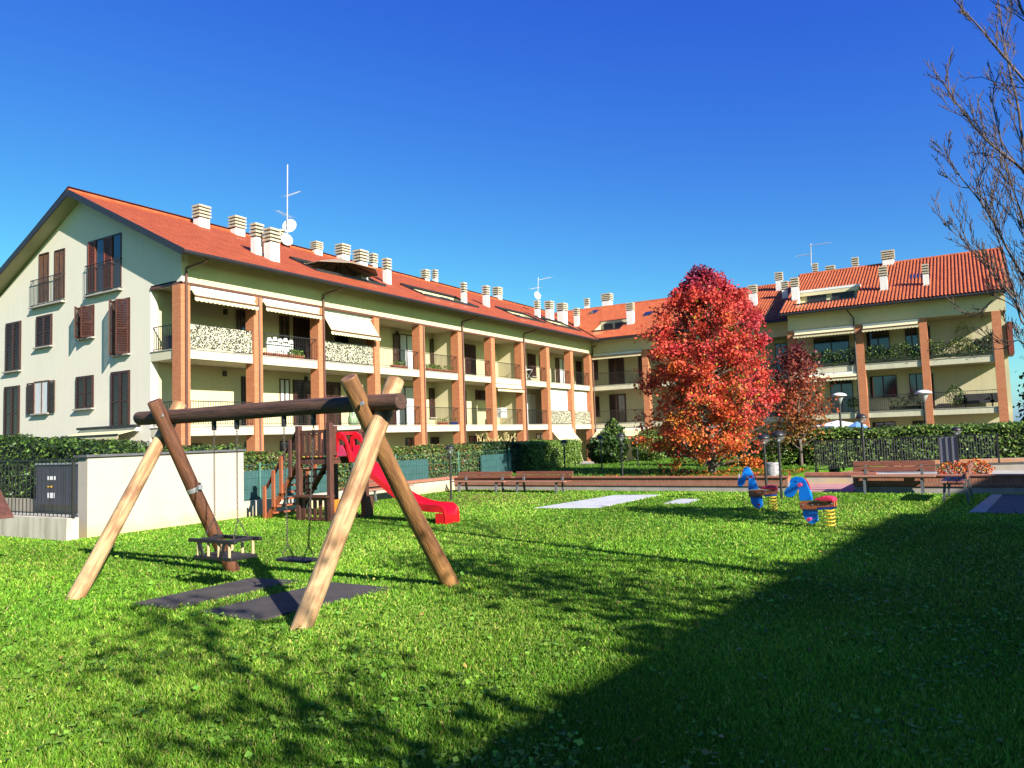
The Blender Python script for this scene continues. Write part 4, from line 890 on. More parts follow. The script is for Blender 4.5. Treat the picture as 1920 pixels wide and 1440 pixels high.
for i, (y, z) in enumerate(sp):
    f = i/(len(sp)-1); hs_ = 1.35 if f < .12 else (1.0 if f < .85 else .8)
    for (dx, dz) in cross: vs.append((xc+dx, y, z+dz*hs_))
fs = [(i*nn+k, i*nn+(k+1) % nn, (i+1)*nn+(k+1) % nn, (i+1)*nn+k) for i in range(len(sp)-1) for k in range(nn)]
mb = MB(); mb.add(vs, fs)
mb.box(xc-hw-.03, 8.69, .0, xc-hw+.02, 8.90, .2); mb.box(xc+hw-.02, 8.69, .0, xc+hw+.03, 8.90, .2); mb.box(xc-hw-.03, 8.67, 0, xc+hw+.03, 8.70, .16)
mb.build('slide', REDP, pt, po, auto=True)
mb = MB() # entry hood: two arched cheeks
for x in (xc-hw-.05, xc+hw+.01):
    P_ = [(11.50, 1.32), (11.50, 1.78), (11.46, 1.84), (11.34, 1.84), (11.22, 1.76), (11.05, 1.42), (11.0, 1.22), (11.08, 1.20), (11.2, 1.62), (11.32, 1.70), (11.40, 1.66), (11.42, 1.32)]
    mb.prism(P_, lambda a, b: (x, a, b), lambda a, b: (x+.05, a, b))
mb.bar((xc-hw-.04, 11.42, 1.81), (xc+hw+.05, 11.42, 1.81), .06, .06); mb.build('slide_hood', REDP, pt, po)
mb = MB(); mb.prism([(11.42, 1.34), (11.40, 1.56), (11.30, 1.56), (11.12, 1.34)], lambda a, b: (xc-hw-.04, a, b), lambda a, b: (xc-hw-.02, a, b)); mb.build('slide_cheek', PINKP, pt, po)

# playhouse cut by the left frame edge
ph = thing('playhouse', (4.9, 12.75, 0), 'brown wooden playhouse with dark pitched roof, cut off by the left edge', 'playhouse'); hof = tuple(ph.location)
mb = MB(); mb.box(4.2, 12.22, -.05, 5.56, 12.27, .72); mb.box(5.5, 12.27, -.05, 5.55, 13.4, .72); mb.build('wall', PWOODR, ph, hof)
mb = MB()
for yy in (12.02, 13.6):
    vs = [(4.1, yy, .68), (5.66, yy, .68), (5.66, 12.81, 1.42), (4.1, 12.81, 1.42)]; mb.add(vs+[(p, q+(.03 if yy < 12.8 else -.03), r+.045) for p, q, r in vs], [(0, 1, 2, 3), (7, 6, 5, 4), (0, 4, 5, 1), (1, 5, 6, 2), (2, 6, 7, 3), (3, 7, 4, 0)])
mb.build('roof', PWOOD, ph, hof)

# ================================================================== BENCHES
def bench(x, y, L, rz, label, back=True, group='wooden slatted park benches', hz=1.):
    # local: seat runs along local x, sitter faces local -y
    t = thing('park_bench', (0, 0, 0), label, 'bench', group)
    for dy in (-.17, -.02, .13):
        mb = MB(); mb.box(-L/2, dy-.065, .39, L/2, dy+.065, .43); mb.build('seat_plank', BENCHL if dy < -.1 else BENCHW, t, bevel=.006)
    for dz in (.50, .63):
        mb = MB(); mb.box(-L/2, .22+(dz-.5)*.3, dz, L/2, .255+(dz-.5)*.3, dz+.115); mb.build('back_plank', BENCHW, t, bevel=.006)
    for sx in (-1, 1):
        X = sx*L*.34; mb = MB(); mb.bar((X, -.20, 0), (X, -.16, .385), .05, .05); mb.bar((X, .24, 0), (X, .18, .385), .05, .05); mb.box(X-.025, -.2, .35, X+.025, .2, .389)
        mb.bar((X, .19, .36), (X, .30, .74), .05, .03); mb.box(X-.03, .16, .44, X+.03, .215, .56); mb.build('leg', GALV if False else mat('leg_metal', (.16, .165, .17), .55, metal=.3), t)
    t.location = (x, y, 0); t.rotation_euler = (0, 0, rz); t.scale = (1, 1, hz); return t
bench(18.9, 12.75, 1.9, -math.pi/2+.03, 'brown slatted bench behind the small lamp post, left of two facing the lawn', hz=.80)
bench(18.95, 10.75, 1.9, -math.pi/2-.02, 'brown slatted bench at the left end of the brick wall, right of its twin', hz=.80)
bench(15.9, 13.85, 1.9, .02, 'slatted bench seen past the slide, backing onto the green fence', hz=.85)
bench(19.75, 1.72, 1.75, -math.pi/2, 'brown slatted bench in front of the right brick wall, partly sunlit')
bench(18.3, .42, 1.6, math.pi-.15+.1, 'shaded bench seen end-on beside the orange flowers', group='wooden slatted park benches')

# ================================================================== LAMPS, BIN
def lamp_dome(x, y, zb, h, label, s=1.):
    t = thing('lamp_post', (x, y, zb), label, 'lamp post', 'dome-topped garden lamps')
    mb = MB(); mb.tube([(0, 0, -.05), (0, 0, h-.22*s)], .028, 10); mb.build('post', DARK, t, auto=True)
    mb = MB(); mb.lathe([(.0, h), (.05*s, h-.005), (.09*s, h-.03*s), (.125*s, h-.07*s), (.135*s, h-.11*s), (.13*s, h-.112*s), (0, h-.10*s)], n=18); mb.build('lamp_cap', DARK, t, smooth=True)
    mb = MB(); mb.lathe([(.12*s, h-.112*s), (.115*s, h-.15*s), (.06*s, h-.21*s), (.03*s, h-.24*s)], n=18); mb.build('lamp_glass', GLASSB, t, smooth=True)
    mb = MB(); mb.tube([(0, 0, h-.2*s), (0, 0, h-.13*s)], .022*s, 10); mb.build('lamp_bulb', WHITE, t)
    return t
gm, gnt, gb = nodes('clear_bowl'); gb.inputs['Base Color'].default_value = (.25, .26, .27, 1); gb.inputs['Roughness'].default_value = .15; gb.inputs['Alpha'].default_value = .35; GLASSB = gm
lamp_dome(16.31, 11.95, 0, 1.46, 'black dome lamp on a slim post standing in the lawn before the benches')
lamp_dome(*gZ(1437, 912, .34), .34, 1.15, 'left of the two dark dome lamps beside the silver-bagged bin')
lamp_dome(*gZ(1466, 937), 0, 1.55, 'right, nearer of the two dark dome lamps beside the silver-bagged bin', 1.15)
lamp_dome(24.0, 12.55, .34, 1.12, 'small lamp against the sunlit hedge behind the right lawn bench')
lamp_dome(25.1, 11.62, .34, 1.20, 'small lamp in front of the dark shrub between the hedges')
lamp_dome(21.1, 9.1, .34, 1.28, 'small lamp standing just behind the brick wall left of the maple')
lamp_dome(27.5, 11.2, .34, 1.1, 'small lamp half hidden by the maple, on the upper lawn')
lamp_dome(*gZ(1798, 874, .4), .4, 1.08, 'low dome lamp rising behind the orange flowers')
lamp_dome(*gZ(1624, 919, 0), 0, 1.9, 'tall dark lamp standing behind the left end of the right bench')
def lamp_flat(x, y, zb, h, label):
    t = thing('street_lamp', (x, y, zb), label, 'street lamp', 'tall lamps with white flat tops')
    mb = MB(); mb.tube([(0, 0, -.05), (0, 0, h-.38)], .035, 10); mb.build('post', DARK, t, auto=True)
    mb = MB(); mb.lathe([(0, h), (.12, h-.015), (.22, h-.06), (.25, h-.11), (.24, h-.115), (0, h-.09)], n=20); mb.build('lamp_cap', WHITE, t, smooth=True)
    mb = MB(); mb.lathe([(.17, h-.11), (.12, h-.2), (.045, h-.38), (.0, h-.38)], n=16); mb.build('lamp_glass', mat('frosted', (.45, .46, .46), .3), t, smooth=True)
x, y = on(1578, 822, 0, 27)[:2]; lamp_flat(x, y, .2, 2.52, 'tall lamp with white flat top in front of the left end of the hedge')
lamp_flat(27.0, 1.33, .3, 2.36, 'tall lamp with white flat top before the third brick column from the right')
bt = thing('litter_bin', (20.9, 4.95, .34), 'litter bin lined with a silver plastic bag between two lamp posts', 'litter bin'); bo = tuple(bt.location)
mb = MB(); y_, z_ = gX(1450, 895, 20.9); yy0 = gX(1464, 895, 20.9)[0]; yy1 = gX(1434, 895, 20.9)[0]; zt_ = gX(1450, 867, 20.9)[1]; ym = (yy0+yy1)/2
rr = (yy1-yy0)/2; prof = [(rr*.55, zt_-.50), (rr*.85, zt_-.46), (rr*.95, zt_-.25), (rr*1.0, zt_-.02), (rr*1.06, zt_), (rr*.9, zt_-.03), (rr*.7, zt_-.25)]
mb.lathe(prof, (20.9, ym, 0), 22); o = mb.build('bag', PLAST, bt, bo, smooth=True)
for v in o.data.vertices: v.co.x += random.uniform(-.014, .014); v.co.y += random.uniform(-.014, .014)
mb = MB(); mb.tube([(20.9, ym+.01, .0), (20.9, ym+.01, zt_-.47)], .03, 8); mb.build('post', DARK, bt, bo)

# ================================================================== SPRING HORSES
def horse(loc, rz, label, s=1., variant=0):
    t = thing('spring_horse', (0, 0, 0), label, 'spring rider', 'blue horse spring riders'); K = 936.
    def P_(pts): return [((x-1400)/K, (1030-y)/K) for x, y in pts]
    def plate(name, pts, m, y0, y1, par=t, bev=.008):
        mb = MB(); mb.prism(pts[::-1], lambda a, b: (a, y0, b), lambda a, b: (a, y1, b)); return mb.build(name, m, par, bevel=bev)
    if variant == 0:
        hd = P_([(985, 640), (1165, 630), (1158, 540), (1140, 460), (1112, 395), (1090, 330), (1045, 292), (985, 280), (930, 278), (885, 295), (858, 330), (830, 400), (790, 455), (752, 515), (758, 555), (790, 585), (850, 592), (895, 572), (930, 520), (952, 478), (985, 462), (975, 540)])
        hd = [p for p in hd]
    else:
        hd = P_([(985, 640), (1165, 630), (1150, 540), (1110, 440), (1075, 330), (1040, 240), (985, 215), (930, 240), (905, 320), (880, 400), (820, 450), (800, 520), (820, 570), (880, 575), (930, 520), (965, 420), (1000, 380), (1000, 480)])
    h = plate('head', hd, BLUEP, -.035, .035)
    plate('mane', P_([(1090, 335), (1112, 395), (1140, 460), (1160, 470), (1125, 360), (1085, 305), (1045, 285)]), mat('mane_red', (.45, .04, .05), .5), -.02, .02)
    plate('lower_body', P_([(1015, 775), (1228, 765), (1228, 940), (1150, 990), (1080, 955), (1025, 870)]), BLUEP, -.035, .035)
    for sy in (-1, 1):
        y0, y1 = (-.075, -.038) if sy < 0 else (.038, .075)
        plate('side_board', P_([(990, 655), (1180, 645), (1320, 660), (1500, 640), (1500, 715), (1240, 735), (1225, 762), (995, 768)]), PWOODR, y0, y1)
        mb = MB()
        for (x, y) in ((1045, 700), (1185, 688), (1275, 680), (1462, 660)):
            a, b = P_([(x, y)])[0]; yy = y0-.006 if sy < 0 else y1+.006; mb.tube([(a, yy, b), (a, yy+.001*sy, b)], .012, 8)
            mb.tube([(a, (y0 if sy < 0 else y1), b), (a, yy, b)], .012, 8)
        mb.build('bolt', GALV, t)
        plate('spring_plate', P_([(1245, 735), (1480, 712), (1482, 745), (1262, 762)]), NAVY, y0-.012 if sy < 0 else y1+.002, y0-.002 if sy < 0 else y1+.012, bev=0)
    mb = MB(); K2 = P_([(1185, 622), (1260, 585), (1340, 562), (1420, 558), (1495, 580), (1503, 640), (1330, 640)])
    mb.prism(K2[::-1], lambda a, b: (a, -.11, b), lambda a, b: (a, .11, b)); mb.build('seat', mat('seat_red', (.72, .03, .08), .35, var=.05), t, bevel=.02)
    for (x, y), r, nm in (((1040, 390), .032, 'handle'), ((1145, 900), .03, 'footrest')):
        a, b = P_([(x, y)])[0]; mb = MB(); mb.tube([(a, -.17, b), (a, .17, b)], r*.45, 10); mb.tube([(a, -.19, b), (a, -.14, b)], r, 12); mb.tube([(a, .14, b), (a, .19, b)], r, 12); mb.build(nm, PINKP, t, auto=True)
    for sy in (-1, 1): a, b = P_([(945, 345)])[0]; mb = MB(); mb.tube([(a, sy*.036, b), (a, sy*.04, b)], .012, 10); mb.build('eye', BRUB, t)
    a, b = P_([(842, 385)])[0]; mb = MB(); mb.prism(P_([(835, 345), (858, 345), (850, 400), (825, 440), (818, 420)])[::-1], lambda p, q: (p, -.038, q), lambda p, q: (p, .038, q)); mb.build('blaze', WHITE, t)
    a0, z1 = P_([(1395, 762)])[0]; pts = []; nco = 5; NN = 120
    for k in range(NN+1): t_ = k/NN; th = 2*math.pi*nco*t_; pts.append((a0+.082*math.cos(th), .082*math.sin(th), .0+z1*t_))
    mb = MB(); mb.tube(pts, .0105, 7); mb.build('spring', YELP, t, smooth=True)
    t.location = loc; t.rotation_euler = (0, 0, rz); t.scale = (s, s, s); return t
horse((12.95, 2.07, 0), -math.pi/2-.12, 'nearer blue horse spring rider with large drooping head and red seat')
horse((15.3, 3.47, 0), -math.pi/2+.30, 'farther blue horse spring rider, smaller in view, left of its twin', variant=1)

# ================================================================== ROOF PARASOL, GARDEN PARASOLS
u = thing('parasol', (28.9, 28.0, 9.6), 'brown parasol opened on a roof terrace between the chimneys', 'parasol'); uo = tuple(u.location)
mb = MB(); K = 8; c = Vector((28.95, 28.0, 11.35)); R_ = 2.35; vs = [c]; fs = []
for k in range(K): t_ = 2*math.pi*(k+.5)/K; vs.append(c+Vector((R_*math.cos(t_), R_*.75*math.sin(t_), -.62)))
for k in range(K): t_ = 2*math.pi*(k+.5)/K; vs.append(c+Vector((R_*math.cos(t_), R_*.75*math.sin(t_), -.66)))
vs.append(c-Vector((0, 0, .05)))
for k in range(K): fs.append((0, 1+k, 1+(k+1) % K)); fs.append((9+(k+1) % K, 9+k, 17)); fs.append((1+k, 9+k, 9+(k+1) % K, 1+(k+1) % K))
mb.add(vs, fs); mb.build('canopy', PARAS, u, uo)
for k in range(K): t_ = 2*math.pi*(k+.5)/K; mb = MB(); mb.bar(c-Vector((0, 0, .12)), c+Vector((R_*.97*math.cos(t_), R_*.73*math.sin(t_), -.70)), .03, .03); mb.build('rib', DARK, u, uo)
mb = MB(); mb.tube([c-Vector((0, 0, 1.9)), c], .04, 8); mb.build('pole', DARK, u, uo)
def gparasol(c, R_, m, label, dz=.35):
    u = thing('parasol', (c[0], c[1], ZG), label, 'parasol'); uo = tuple(u.location); c = Vector(c); mb = MB(); K = 8; vs = [c]; fs = []
    for k in range(K): t_ = 2*math.pi*k/K; vs.append(c+Vector((R_*math.cos(t_), R_*math.sin(t_), -dz)))
    for k in range(K): t_ = 2*math.pi*k/K; vs.append(c+Vector((R_*math.cos(t_), R_*math.sin(t_), -dz-.12)))
    for k in range(K): fs.append((0, 1+k, 1+(k+1) % K)); fs.append((1+k, 9+k, 9+(k+1) % K, 1+(k+1) % K))
    mb.add(vs, fs); mb.build('canopy', m, u, uo); mb = MB(); mb.tube([(c.x, c.y, ZG), c], .03, 6); mb.build('pole', DARK, u, uo)
gparasol(tuple(on(1570, 788, 0, 44)), 1.4, WHITE, 'white garden parasol behind the hedge below the right block', .3)
gparasol(tuple(on(1606, 790, 0, 42)), .75, BLUEC, 'small blue garden parasol behind the hedge beside the brick column', .45)

# ================================================================== HEDGES AND SHRUBS
def hedge(name, x0, y0, x1, y1, z0, z1, n, cols, label, cat='hedge', size=.085, group=None, rough=.10, z1b=None):
    t = thing(name, ((x0+x1)/2, (y0+y1)/2, z0), label, cat, group); of = tuple(t.location)
    zt = lambda x, y: z1 if z1b is None else z1+(z1b-z1)*((y-y0)/(y1-y0) if (y1-y0) > (x1-x0) else (x-x0)/(x1-x0))
    mb = MB(); g = .09; a = [(x0+g, y0+g), (x1-g, y0+g), (x1-g, y1-g), (x0+g, y1-g)]
    mb.add([(x, y, z0) for x, y in a]+[(x, y, zt(x, y)-g) for x, y in a], [(0, 1, 5, 4), (1, 2, 6, 5), (2, 3, 7, 6), (3, 0, 4, 7), (4, 5, 6, 7)]); mb.build('core', HCORE, t, of)
    H = z1-z0; A = np.array([(x1-x0)*H, (x1-x0)*H*.35, (y1-y0)*H, (y1-y0)*H*.5, (x1-x0)*(y1-y0)*1.2]); k = RNG.choice(5, n, p=A/A.sum())
    u, v = RNG.random(n), RNG.random(n); P = np.zeros((n, 3)); NN = np.zeros((n, 3))
    P[:, 0] = np.where(k == 2, x0, np.where(k == 3, x1, x0+(x1-x0)*u)); P[:, 1] = np.where(k == 0, y0, np.where(k == 1, y1, y0+(y1-y0)*np.where(k == 4, v, u)))
    ztop = np.array([zt(p[0], p[1]) for p in P]) if z1b is not None else z1
    P[:, 2] = np.where(k == 4, ztop, z0+(ztop-z0)*v)
    NN[k == 0, 1] = -1; NN[k == 1, 1] = 1; NN[k == 2, 0] = -1; NN[k == 3, 0] = 1; NN[k == 4, 2] = 1
    bumpv = np.sin(P[:, 0]*3.1+P[:, 2]*2.)*np.sin(P[:, 1]*2.7+1)*np.cos(P[:, 2]*4+P[:, 0]*1.3); P -= NN*((RNG.random((n, 1))-.35)*rough*1.6+bumpv[:, None]*rough*.5); NN += RNG.normal(size=(n, 3))*.1; NN[:, 2] += .3
    c = np.array(cols)[RNG.choice(len(cols), n)]; c = c*(1+RNG.normal(size=(n, 1))*.3); c = np.clip(c, .003, 1)
    leaves('foliage', P, RNG.uniform(.7, 1.3, n)*size, c, HLEAF, t, of, nrm=NN, flat=.65, asp=.55); return t
G1 = [(.09, .17, .03), (.13, .22, .035), (.06, .12, .02), (.18, .22, .055)]; G1R = G1+[(.20, .09, .04), (.12, .13, .03)]
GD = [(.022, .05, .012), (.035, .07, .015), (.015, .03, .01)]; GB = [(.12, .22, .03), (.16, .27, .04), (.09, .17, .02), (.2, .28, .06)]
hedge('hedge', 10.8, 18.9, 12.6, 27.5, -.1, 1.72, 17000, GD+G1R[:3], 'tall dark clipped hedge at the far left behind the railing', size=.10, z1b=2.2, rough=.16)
hedge('hedge', 9.3, 15.3, 12.4, 16.4, -.1, 1.60, 6000, G1+GD, 'low hedge top peeping over the tall white wall', rough=.12)
hedge('hedge', 12.0, 14.95, 22.4, 16.2, -.1, 1.38, 30000, G1R, 'long green and reddish clipped hedge behind the screened green fence', size=.075)
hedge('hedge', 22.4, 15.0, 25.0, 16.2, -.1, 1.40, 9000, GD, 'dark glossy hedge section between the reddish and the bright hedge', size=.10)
hedge('hedge', 25.0, 14.35, 29.0, 15.8, 0, 1.36, 17000, GB, 'bright green sunlit hedge behind the lawn benches', size=.085, rough=.13)
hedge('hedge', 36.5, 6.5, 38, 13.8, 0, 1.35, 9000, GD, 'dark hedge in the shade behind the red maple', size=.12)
hedge('hedge', 26.6, -9.5, 28.2, 4.9, .3, 1.46, 30000, G1+GB[:2], 'long clipped green hedge behind the ramp railing on the right', size=.10, rough=.14)
hedge('hedge', 27.6, 4.9, 29.0, 7.4, .3, 1.2, 6000, G1+GB[:1], 'shorter hedge section behind the small dark red tree', size=.10)
def shrub(name, c, r, h, n, cols, label, size=.09, cat='shrub', group=None, flatb=.25, stem=True):
    t = thing(name, c, label, cat, group); c = np.array(c); d = RNG.normal(size=(n, 3)); d /= np.linalg.norm(d, axis=1)[:, None]; rad = .62+.38*RNG.random((n, 1))**.4
    lump = 1+.16*np.sin(d[:, :1]*5+1)*np.cos(d[:, 1:2]*6)+.12*np.sin(d[:, 2:]*9+d[:, :1]*4)
    P = c+np.array([0, 0, h*.5])+d*rad*lump*np.array([r, r, h*.5]); P = P[P[:, 2] > c[2]+.02]; n = len(P)
    cc = np.clip(np.array(cols)[RNG.choice(len(cols), n)]*(1+RNG.normal(size=(n, 1))*.3), .003, 1)
    leaves('foliage', P, RNG.uniform(.7, 1.3, n)*size, cc, HLEAF, t, tuple(c), asp=.55)
    if stem:
        mb = MB()
        for k in range(4): t_ = 1.6*k; mb.tube([tuple(c), (c[0]+r*.4*math.cos(t_), c[1]+r*.4*math.sin(t_), c[2]+h*.6)], .02, 5)
        mb.build('stem', BARK, t, tuple(c))
    return t
shrub('shrub', (30.3, 13.75, .2), .80, 1.42, 4600, GD+G1[:1], 'large dark shrub between the bright hedge and the round bush', .13)
shrub('shrub', (31.4, 13.9, .2), .55, 1.95, 2600, GD+G1, 'tall feathery dark green shrub in the building corner', .15)
shrub('shrub', (32.3, 12.6, .2), .75, 1.55, 4200, GB+G1, 'round bright green bush right of the dark shrub', .10)
shrub('shrub', (26.6, 5.9, .3), .7, .9, 1500, GB+G1, 'yellow-green bush at the foot of the small dark red tree', .10)
OR = [(.75, .16, .02), (.65, .09, .02), (.80, .26, .04), (.55, .05, .02), (.2, .2, .03)]
shrub('flower_bush', (21.2, .50, .24), .38, .42, 900, OR, 'left clump of orange-red flowers by the grey gate', .06, 'flowers', 'orange flower clumps')
shrub('flower_bush', (21.2, .03, .24), .30, .46, 800, OR, 'right clump of orange-red flowers by the low lamp', .06, 'flowers', 'orange flower clumps')
def strip_foliage(name, x, y0, y1, z0, z1, n, cols, label, dx=.2, size=.11, cat='plant', group='balcony plants'):
    t = thing(name, (x, (y0+y1)/2, z0), label, cat, group); P = np.stack([x+RNG.normal(size=n)*dx*.5, RNG.uniform(y0, y1, n), z0+(z1-z0)*RNG.random(n)], 1)
    P[:, 2] += .12*np.sin(P[:, 1]*4)+.08*np.sin(P[:, 1]*9.7); c = np.clip(np.array(cols)[RNG.choice(len(cols), n)]*(1+RNG.normal(size=(n, 1))*.3), .003, 1)
    leaves('foliage', P, RNG.uniform(.7, 1.3, n)*size, c, HLEAF, t, tuple(t.location)); mb = MB(); mb.box(x-.12, y0, z0-.16, x+.12, y1, z0+.04); mb.build('planter', HCORE, t, tuple(t.location)); return t
b1, b2, b3 = (RC[2][1], RC[1][0]), (RC[3][1], RC[2][0]), (-1.2, RC[3][0])
for (b, lab) in ((b1, 'dense green garland along the top-floor railing of the left bay of the end block'), (b2, 'green climbing plants and white pots on the top-floor railing of the middle bay'), (b3, 'mixed green and flowering balcony plants on the top floor at the far right')):
    strip_foliage('balcony_plants', XB+.12, b[0]+.05, b[1]-.05, Z2T+.25, Z2T+1.12, 1500, GD+G1+([(.3, .28, .05)] if b is b3 else []), lab)
strip_foliage('balcony_plants', XB+.5, b2[0]+.2, b2[1]-1.2, Z1T+.25, Z1T+.9, 350, GD+G1, 'sparse plants in boxes on the middle-floor balcony of the middle bay')
shrub('potted_plant', (XB+.5, b1[0]+.45, Z1T+.3), .35, .7, 350, GB+G1, 'yellow-green bushy plant on the middle-floor balcony by the second column', .1, 'plant', stem=False)
shrub('potted_plant', (XB+.6, b3[1]-1.2, Z1T+.2), .5, 1.2, 450, GB+GD, 'leafy plant on the middle-floor balcony beside the dark garden chairs', .12, 'plant', stem=False)
shrub('climber', (XBB-.35, .3, Z2T+.4), .45, 1.9, 500, [(.3, .26, .05), (.14, .2, .04)], 'thin yellowing climber against the back wall of the far right balcony', .09, 'plant', stem=False)
# garden furniture on the far right middle balcony
WICK = mat('dark_wicker', (.035, .03, .03), .7)
def chairb(x, y, w, label):
    t = thing('garden_chair', (x, y, Z1T+.04), label, 'garden chair', 'dark chairs on the right balcony'); o = tuple(t.location); z = o[2]
    mb = MB(); mb.box(x-.3, y-w/2, z+.25, x+.3, y+w/2, z+.42); mb.build('seat', WICK, t, o); mb = MB(); mb.box(x+.3, y-w/2, z+.25, x+.38, y+w/2, z+.85); mb.build('backrest', WICK, t, o)
    mb = MB(); 
    for s_ in (-1, 1): mb.box(x-.3, y+s_*w/2, z+.25, x+.3, y+s_*(w/2+.08), z+.62)
    mb.build('armrest', WICK, t, o); mb = MB()
    for sx in (-1, 1):
        for sy in (-1, 1): mb.box(x+sx*.26-.02, y+sy*(w/2-.04)-.02, z, x+sx*.26+.02, y+sy*(w/2-.04)+.02, z+.25)
    mb.build('leg', WICK, t, o)
for px, w, lab in ((1800, .6, 'dark wicker armchair left of the wider seat on the right balcony'), (1834, 1.5, 'wide dark wicker settee between two armchairs on the right balcony'), (1870, .6, 'dark wicker armchair next to the last column on the right balcony')):
    y = gX(px, 745, 54.6)[0]; chairb(54.6, y, w, lab)
# flower boxes on the left wing
def fbox(fl, px0, px1, label, cols=G1, n=160, m=TERRA, h=.16, ph=.25):
    y = YF+.28; zb = (Z2T if fl == 2 else Z1T)+.04; a0, a1 = gY(px0, 680 if fl == 2 else 790, y)[0], gY(px1, 680 if fl == 2 else 790, y)[0]
    t = thing('flower_box', ((a0+a1)/2, y, zb), label, 'flower box', 'balcony flower boxes'); o = tuple(t.location); mb = MB(); mb.prism([(y-.09, zb), (y+.09, zb), (y+.12, zb+h), (y-.12, zb+h)], lambda p, q: (a0, p, q), lambda p, q: (a1, p, q)); mb.build('trough', m, t, o)
    if n:
        P = np.stack([RNG.uniform(a0, a1, n), y+RNG.normal(size=n)*.08, zb+h+ph*RNG.random(n)**1.2], 1); c = np.clip(np.array(cols)[RNG.choice(len(cols), n)]*(1+RNG.normal(size=(n, 1))*.3), .003, 1); leaves('plant', P, .1, c, HLEAF, t, o)
for fl, a, b, lab, n in ((2, 494, 510, 'empty terracotta trough, leftmost on the second upper balcony', 0), (2, 514, 536, 'terracotta trough, middle of three on the second upper balcony', 20), (2, 540, 568, 'terracotta trough with bright green plant on the second upper balcony', 260),
                       (2, 734, 760, 'terracotta trough with pink flowers by the upper glazed door', 90), (2, 800, 826, 'terracotta trough under a variegated bush on the fifth upper balcony', 300), (2, 830, 856, 'terracotta trough beside the fifth brick column, upper floor', 60),
                       (1, 822, 838, 'small terracotta trough on the fifth middle balcony', 60), (1, 846, 860, 'dark blue trough beside the fifth column, middle floor', 30), (2, 912, 920, 'single clay pot at the sixth upper balcony', 30)):
    fbox(fl, a, b, lab, GB if n > 200 else G1, n, m=NAVY if 'blue' in lab else TERRA)
# white garden wall art / planters on bay 1 and airer on bay 7
t = thing('white_planter', (25, YF+.8, Z2T+.04), 'white cut-out planter panel behind the second upper railing', 'planter'); o = tuple(t.location)
a0, a1 = gY(500, 650, YF+.8)[0], gY(550, 650, YF+.8)[0]; mb = MB(); mb.box(a0, YF+.78, Z2T+.3, a1, YF+.84, Z2T+.8)
for k in range(5): xx = a0+(a1-a0)*(k+.5)/5; mb.tube([(xx, YF+.80, Z2T+.8+.05*(k % 2)), (xx, YF+.82, Z2T+.98+.05*(k % 2))], [.14, .09], 8)
mb.build('panel', WHITE, t, o)
t = thing('drying_rack', (46.4, YF+.9, Z2T+.04), 'white folding clothes airer on the eighth upper balcony', 'drying rack'); o = tuple(t.location); mb = MB()
for k in range(9): mb.bar((45.9, YF+.6+.08*k, Z2T+.9), (47.1, YF+.6+.08*k, Z2T+.9), .02, .02)
for s_ in (45.9, 47.1): mb.bar((s_, YF+.6, Z2T+.05), (s_, YF+1.24, Z2T+.9), .03, .03); mb.bar((s_, YF+1.24, Z2T+.05), (s_, YF+.6, Z2T+.9), .03, .03)
mb.build('rails', WHITE, t, o)
t = thing('white_cabinet', (40.9, YF+1.2, Z1T+.04), 'white notice-like cabinet behind the middle railing beside the seventh column', 'cabinet'); o = tuple(t.location); a0, a1 = gY(937, 770, YF+.5)[0], gY(948, 770, YF+.5)[0]
mb = MB(); mb.box(a0, YF+.4, Z1T+.5, a1, YF+.75, Z1T+1.15); mb.build('body', WHITE, t, o)
t = thing('laundry_bag', (27.5, YF+.6, Z1T+.04), 'pale green bag standing on the third middle balcony', 'bag'); o = tuple(t.location); xx = gY(662, 780, YF+.6)[0]
mb = MB(); mb.lathe([(.0, .02), (.24, .04), (.27, .3), (.17, .62), (.08, .8), (.12, .92), (.0, .9)], (xx, YF+.6, Z1T+.04), 14); mb.build('bag', mat('pale_green', (.42, .58, .34), .6), t, o, smooth=True)
t = thing('storage_box', (XG+.9, YF+1.2, Z2T+.04), 'dark grey storage box on the corner balcony, top floor', 'box'); o = tuple(t.location); mb = MB(); mb.box(XG+.3, YF+.75, Z2T+.04, XG+1.2, YF+1.5, Z2T+.6); mb.build('body', DKGREY, t, o, bevel=.03)
mb = MB(); mb.box(XG+.27, YF+.72, Z2T+.602, XG+1.23, YF+1.53, Z2T+.66); mb.build('lid', DKGREY, t, o)
# plume grass in the garden before the fifth column
t = thing('plume_grass', (37, 24.6, ZG), 'clump of dry cream plume grass behind the hedge, below the balconies', 'ornamental grass'); o = tuple(t.location)
mb = MB()
for k in range(70):
    x = random.uniform(36.2, 40.6); h = random.uniform(1.7, 2.5); dx = random.uniform(-.5, .5); mb.tube([(x, 24.6+random.uniform(-.4, .4), ZG), (x+dx*.3, 24.6, ZG+h*.85), (x+dx, 24.6+random.uniform(-.2, .2), ZG+h)], [.02, .018, .035], 4)
mb.build('stalks', mat('dry_grass', (.42, .33, .14), .9), t, o)

